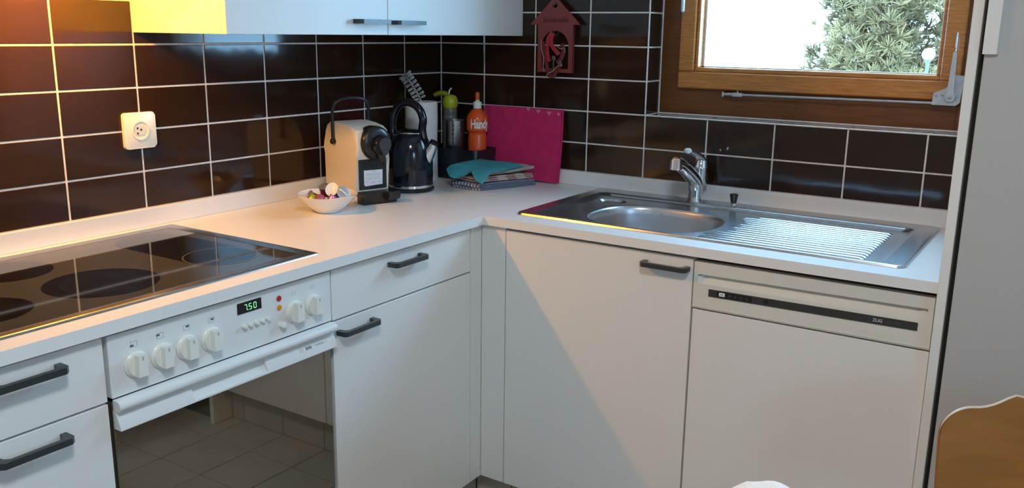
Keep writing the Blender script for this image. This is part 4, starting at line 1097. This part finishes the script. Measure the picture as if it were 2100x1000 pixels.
for sx_ in (-1, 1):
    b_ = B(); tube(b_, smooth_path([(sx_ * .15, -.12, .442), (sx_ * .185, -.165, .42), (sx_ * .190, -.185, .20), (sx_ * .195, -.200, .0005)], 5), .0095, 12); obj('leg', b_, 'chrome', c, local=True, ang=60)
    b_ = B(); tube(b_, smooth_path([(sx_ * .155, .20, .0005), (sx_ * .155, .185, .30), (sx_ * .150, .185, .46), (sx_ * .140, .228, .60), (sx_ * .13, .262, .70)], 5), .0095, 12); obj('leg', b_, 'chrome', c, local=True, ang=60)
b_ = B(); tube(b_, [(-.15, -.10, .436), (.15, -.10, .436)], .008, 10); tube(b_, [(-.15, .10, .436), (.15, .10, .436)], .008, 10); obj('seat_frame', b_, 'chrome', c, local=True)

c = thing('dining_table', 'small wooden dining table beside the plywood chair, under the white napkin', 'table', (1.72, -1.83, 0))
obj('tabletop', bx(1.36, 2.08, -2.24, -1.50, .712, .740, bev=.004), 'table_wood', c)
for x, y in ((1.41, -1.55), (2.03, -1.55), (1.41, -2.19), (2.03, -2.19)):
    obj('leg', bx(x - .022, x + .022, y - .022, y + .022, .0005, .7115, bev=.003), 'table_wood', c)
b_ = B()
def napf(u, v):
    x = 1.568 + .24 * u; y = -1.575 + .085 * v
    z = .7412 + .1135 * math.exp(-((u - .47) / .42) ** 2) * math.exp(-((v - .5) / .34) ** 2) + .004 * abs(math.sin(11 * u + 4 * v)) + .004 * math.exp(-((u - .33) / .03) ** 2) * v
    return (x, y, z)
sheet(b_, napf, 30, 20, .0012)
tag(obj('paper_napkin', b_, 'paper', ang=60), 'crumpled white paper napkin standing up on the dining table', 'napkin')

# ------------------------------------------------------------------ outdoors
ground = struct('ground', bx(-60, 60, 0.6, 120, -1.2, -0.9), 'snow')
TXc, TYc = 0.05, 7.6
c = thing('pine_tree', 'bushy green pine tree outside the window', 'tree', (TXc, TYc, -0.9))
b_ = B(); tube(b_, smooth_path([(TXc - .05, TYc + .2, -.9), (TXc - .02, TYc + .2, 1.2), (TXc + .05, TYc + .1, 2.6), (TXc + .02, TYc, 4.6)], 5), [.13 - .005 * i for i in range(16)], 10); obj('trunk', b_, 'bark', c)
bl = B(); br_ends = []
for k in range(74):
    z = random.uniform(.55, 2.4) if k < 54 else random.uniform(2.4, 4.2); a = random.uniform(0, 2 * PI); L_ = random.uniform(.5, 1.05) * (1.0 - .16 * max(0, z - 1.6)) * (1 if z > .95 else .8)
    p0 = Vector((TXc, TYc + .15, z - .15)); p1 = p0 + Vector((math.cos(a) * L_, math.sin(a) * L_, .25 + .15 * random.random()))
    mid = p0.lerp(p1, .5) + Vector((0, 0, -.08)); br_ends.append((p0, mid, p1))
    tube(bl, smooth_path([p0, mid, p1], 3), [.024, .021, .018, .015, .012, .009, .006], 6)
obj('branches', bl, 'bark', c)
nb = B()
def tuft(ctr, axis, size):
    n_, b2 = frame_of(axis)
    for i in range(26):
        a = random.uniform(0, 2 * PI); tl = random.uniform(.15, 1.25)
        d = (axis * math.cos(tl) + (n_ * math.cos(a) + b2 * math.sin(a)) * math.sin(tl)).normalized()
        p0 = ctr - axis * size * .3 * random.random(); p1 = p0 + d * size * random.uniform(.7, 1.1); w_ = d.cross(Vector((random.uniform(-1, 1), random.uniform(-1, 1), random.uniform(-1, 1)))).normalized() * size * .055
        nb.faces.new([nb.verts.new(p0 - w_), nb.verts.new(p0 + w_), nb.verts.new(p1 + w_ * .5), nb.verts.new(p1 - w_ * .5)])
for p0, mid, p1 in br_ends:
    for k in range(30):
        t = random.uniform(.25, 1.05); p = p0.lerp(mid, t * 2) if t < .5 else mid.lerp(p1, t * 2 - 1)
        off = Vector((random.gauss(0, 1), random.gauss(0, 1), random.gauss(0, .7))) * .11
        ax = (p1 - p0).normalized() * .5 + off.normalized() * .7 + Vector((0, 0, .5))
        tuft(p + off, ax.normalized(), random.uniform(.10, .15))
o_ = obj('foliage', nb, 'needles', c); o_['kind'] = 'stuff'
c = thing('garden_lamp', 'round white globe lamp on a dark post outside the window', 'lamp', (0.76, 5.2, -.9))
b_ = B(); lathe(b_, [(.03, 0.0005), (.016, .10), (.013, 2.085), (.028, 2.10)], 12); obj('post', b_, 'iron', c, local=True)
b_ = B(); lathe(b_, [(.048 * math.sin(R(a)), 2.148 - .048 * math.cos(R(a))) for a in range(5, 180, 10)], 20); obj('globe', b_, 'globe_glass', c, local=True, ang=80)

for o in bpy.data.objects:
    if '_base' in o: del o['_base']
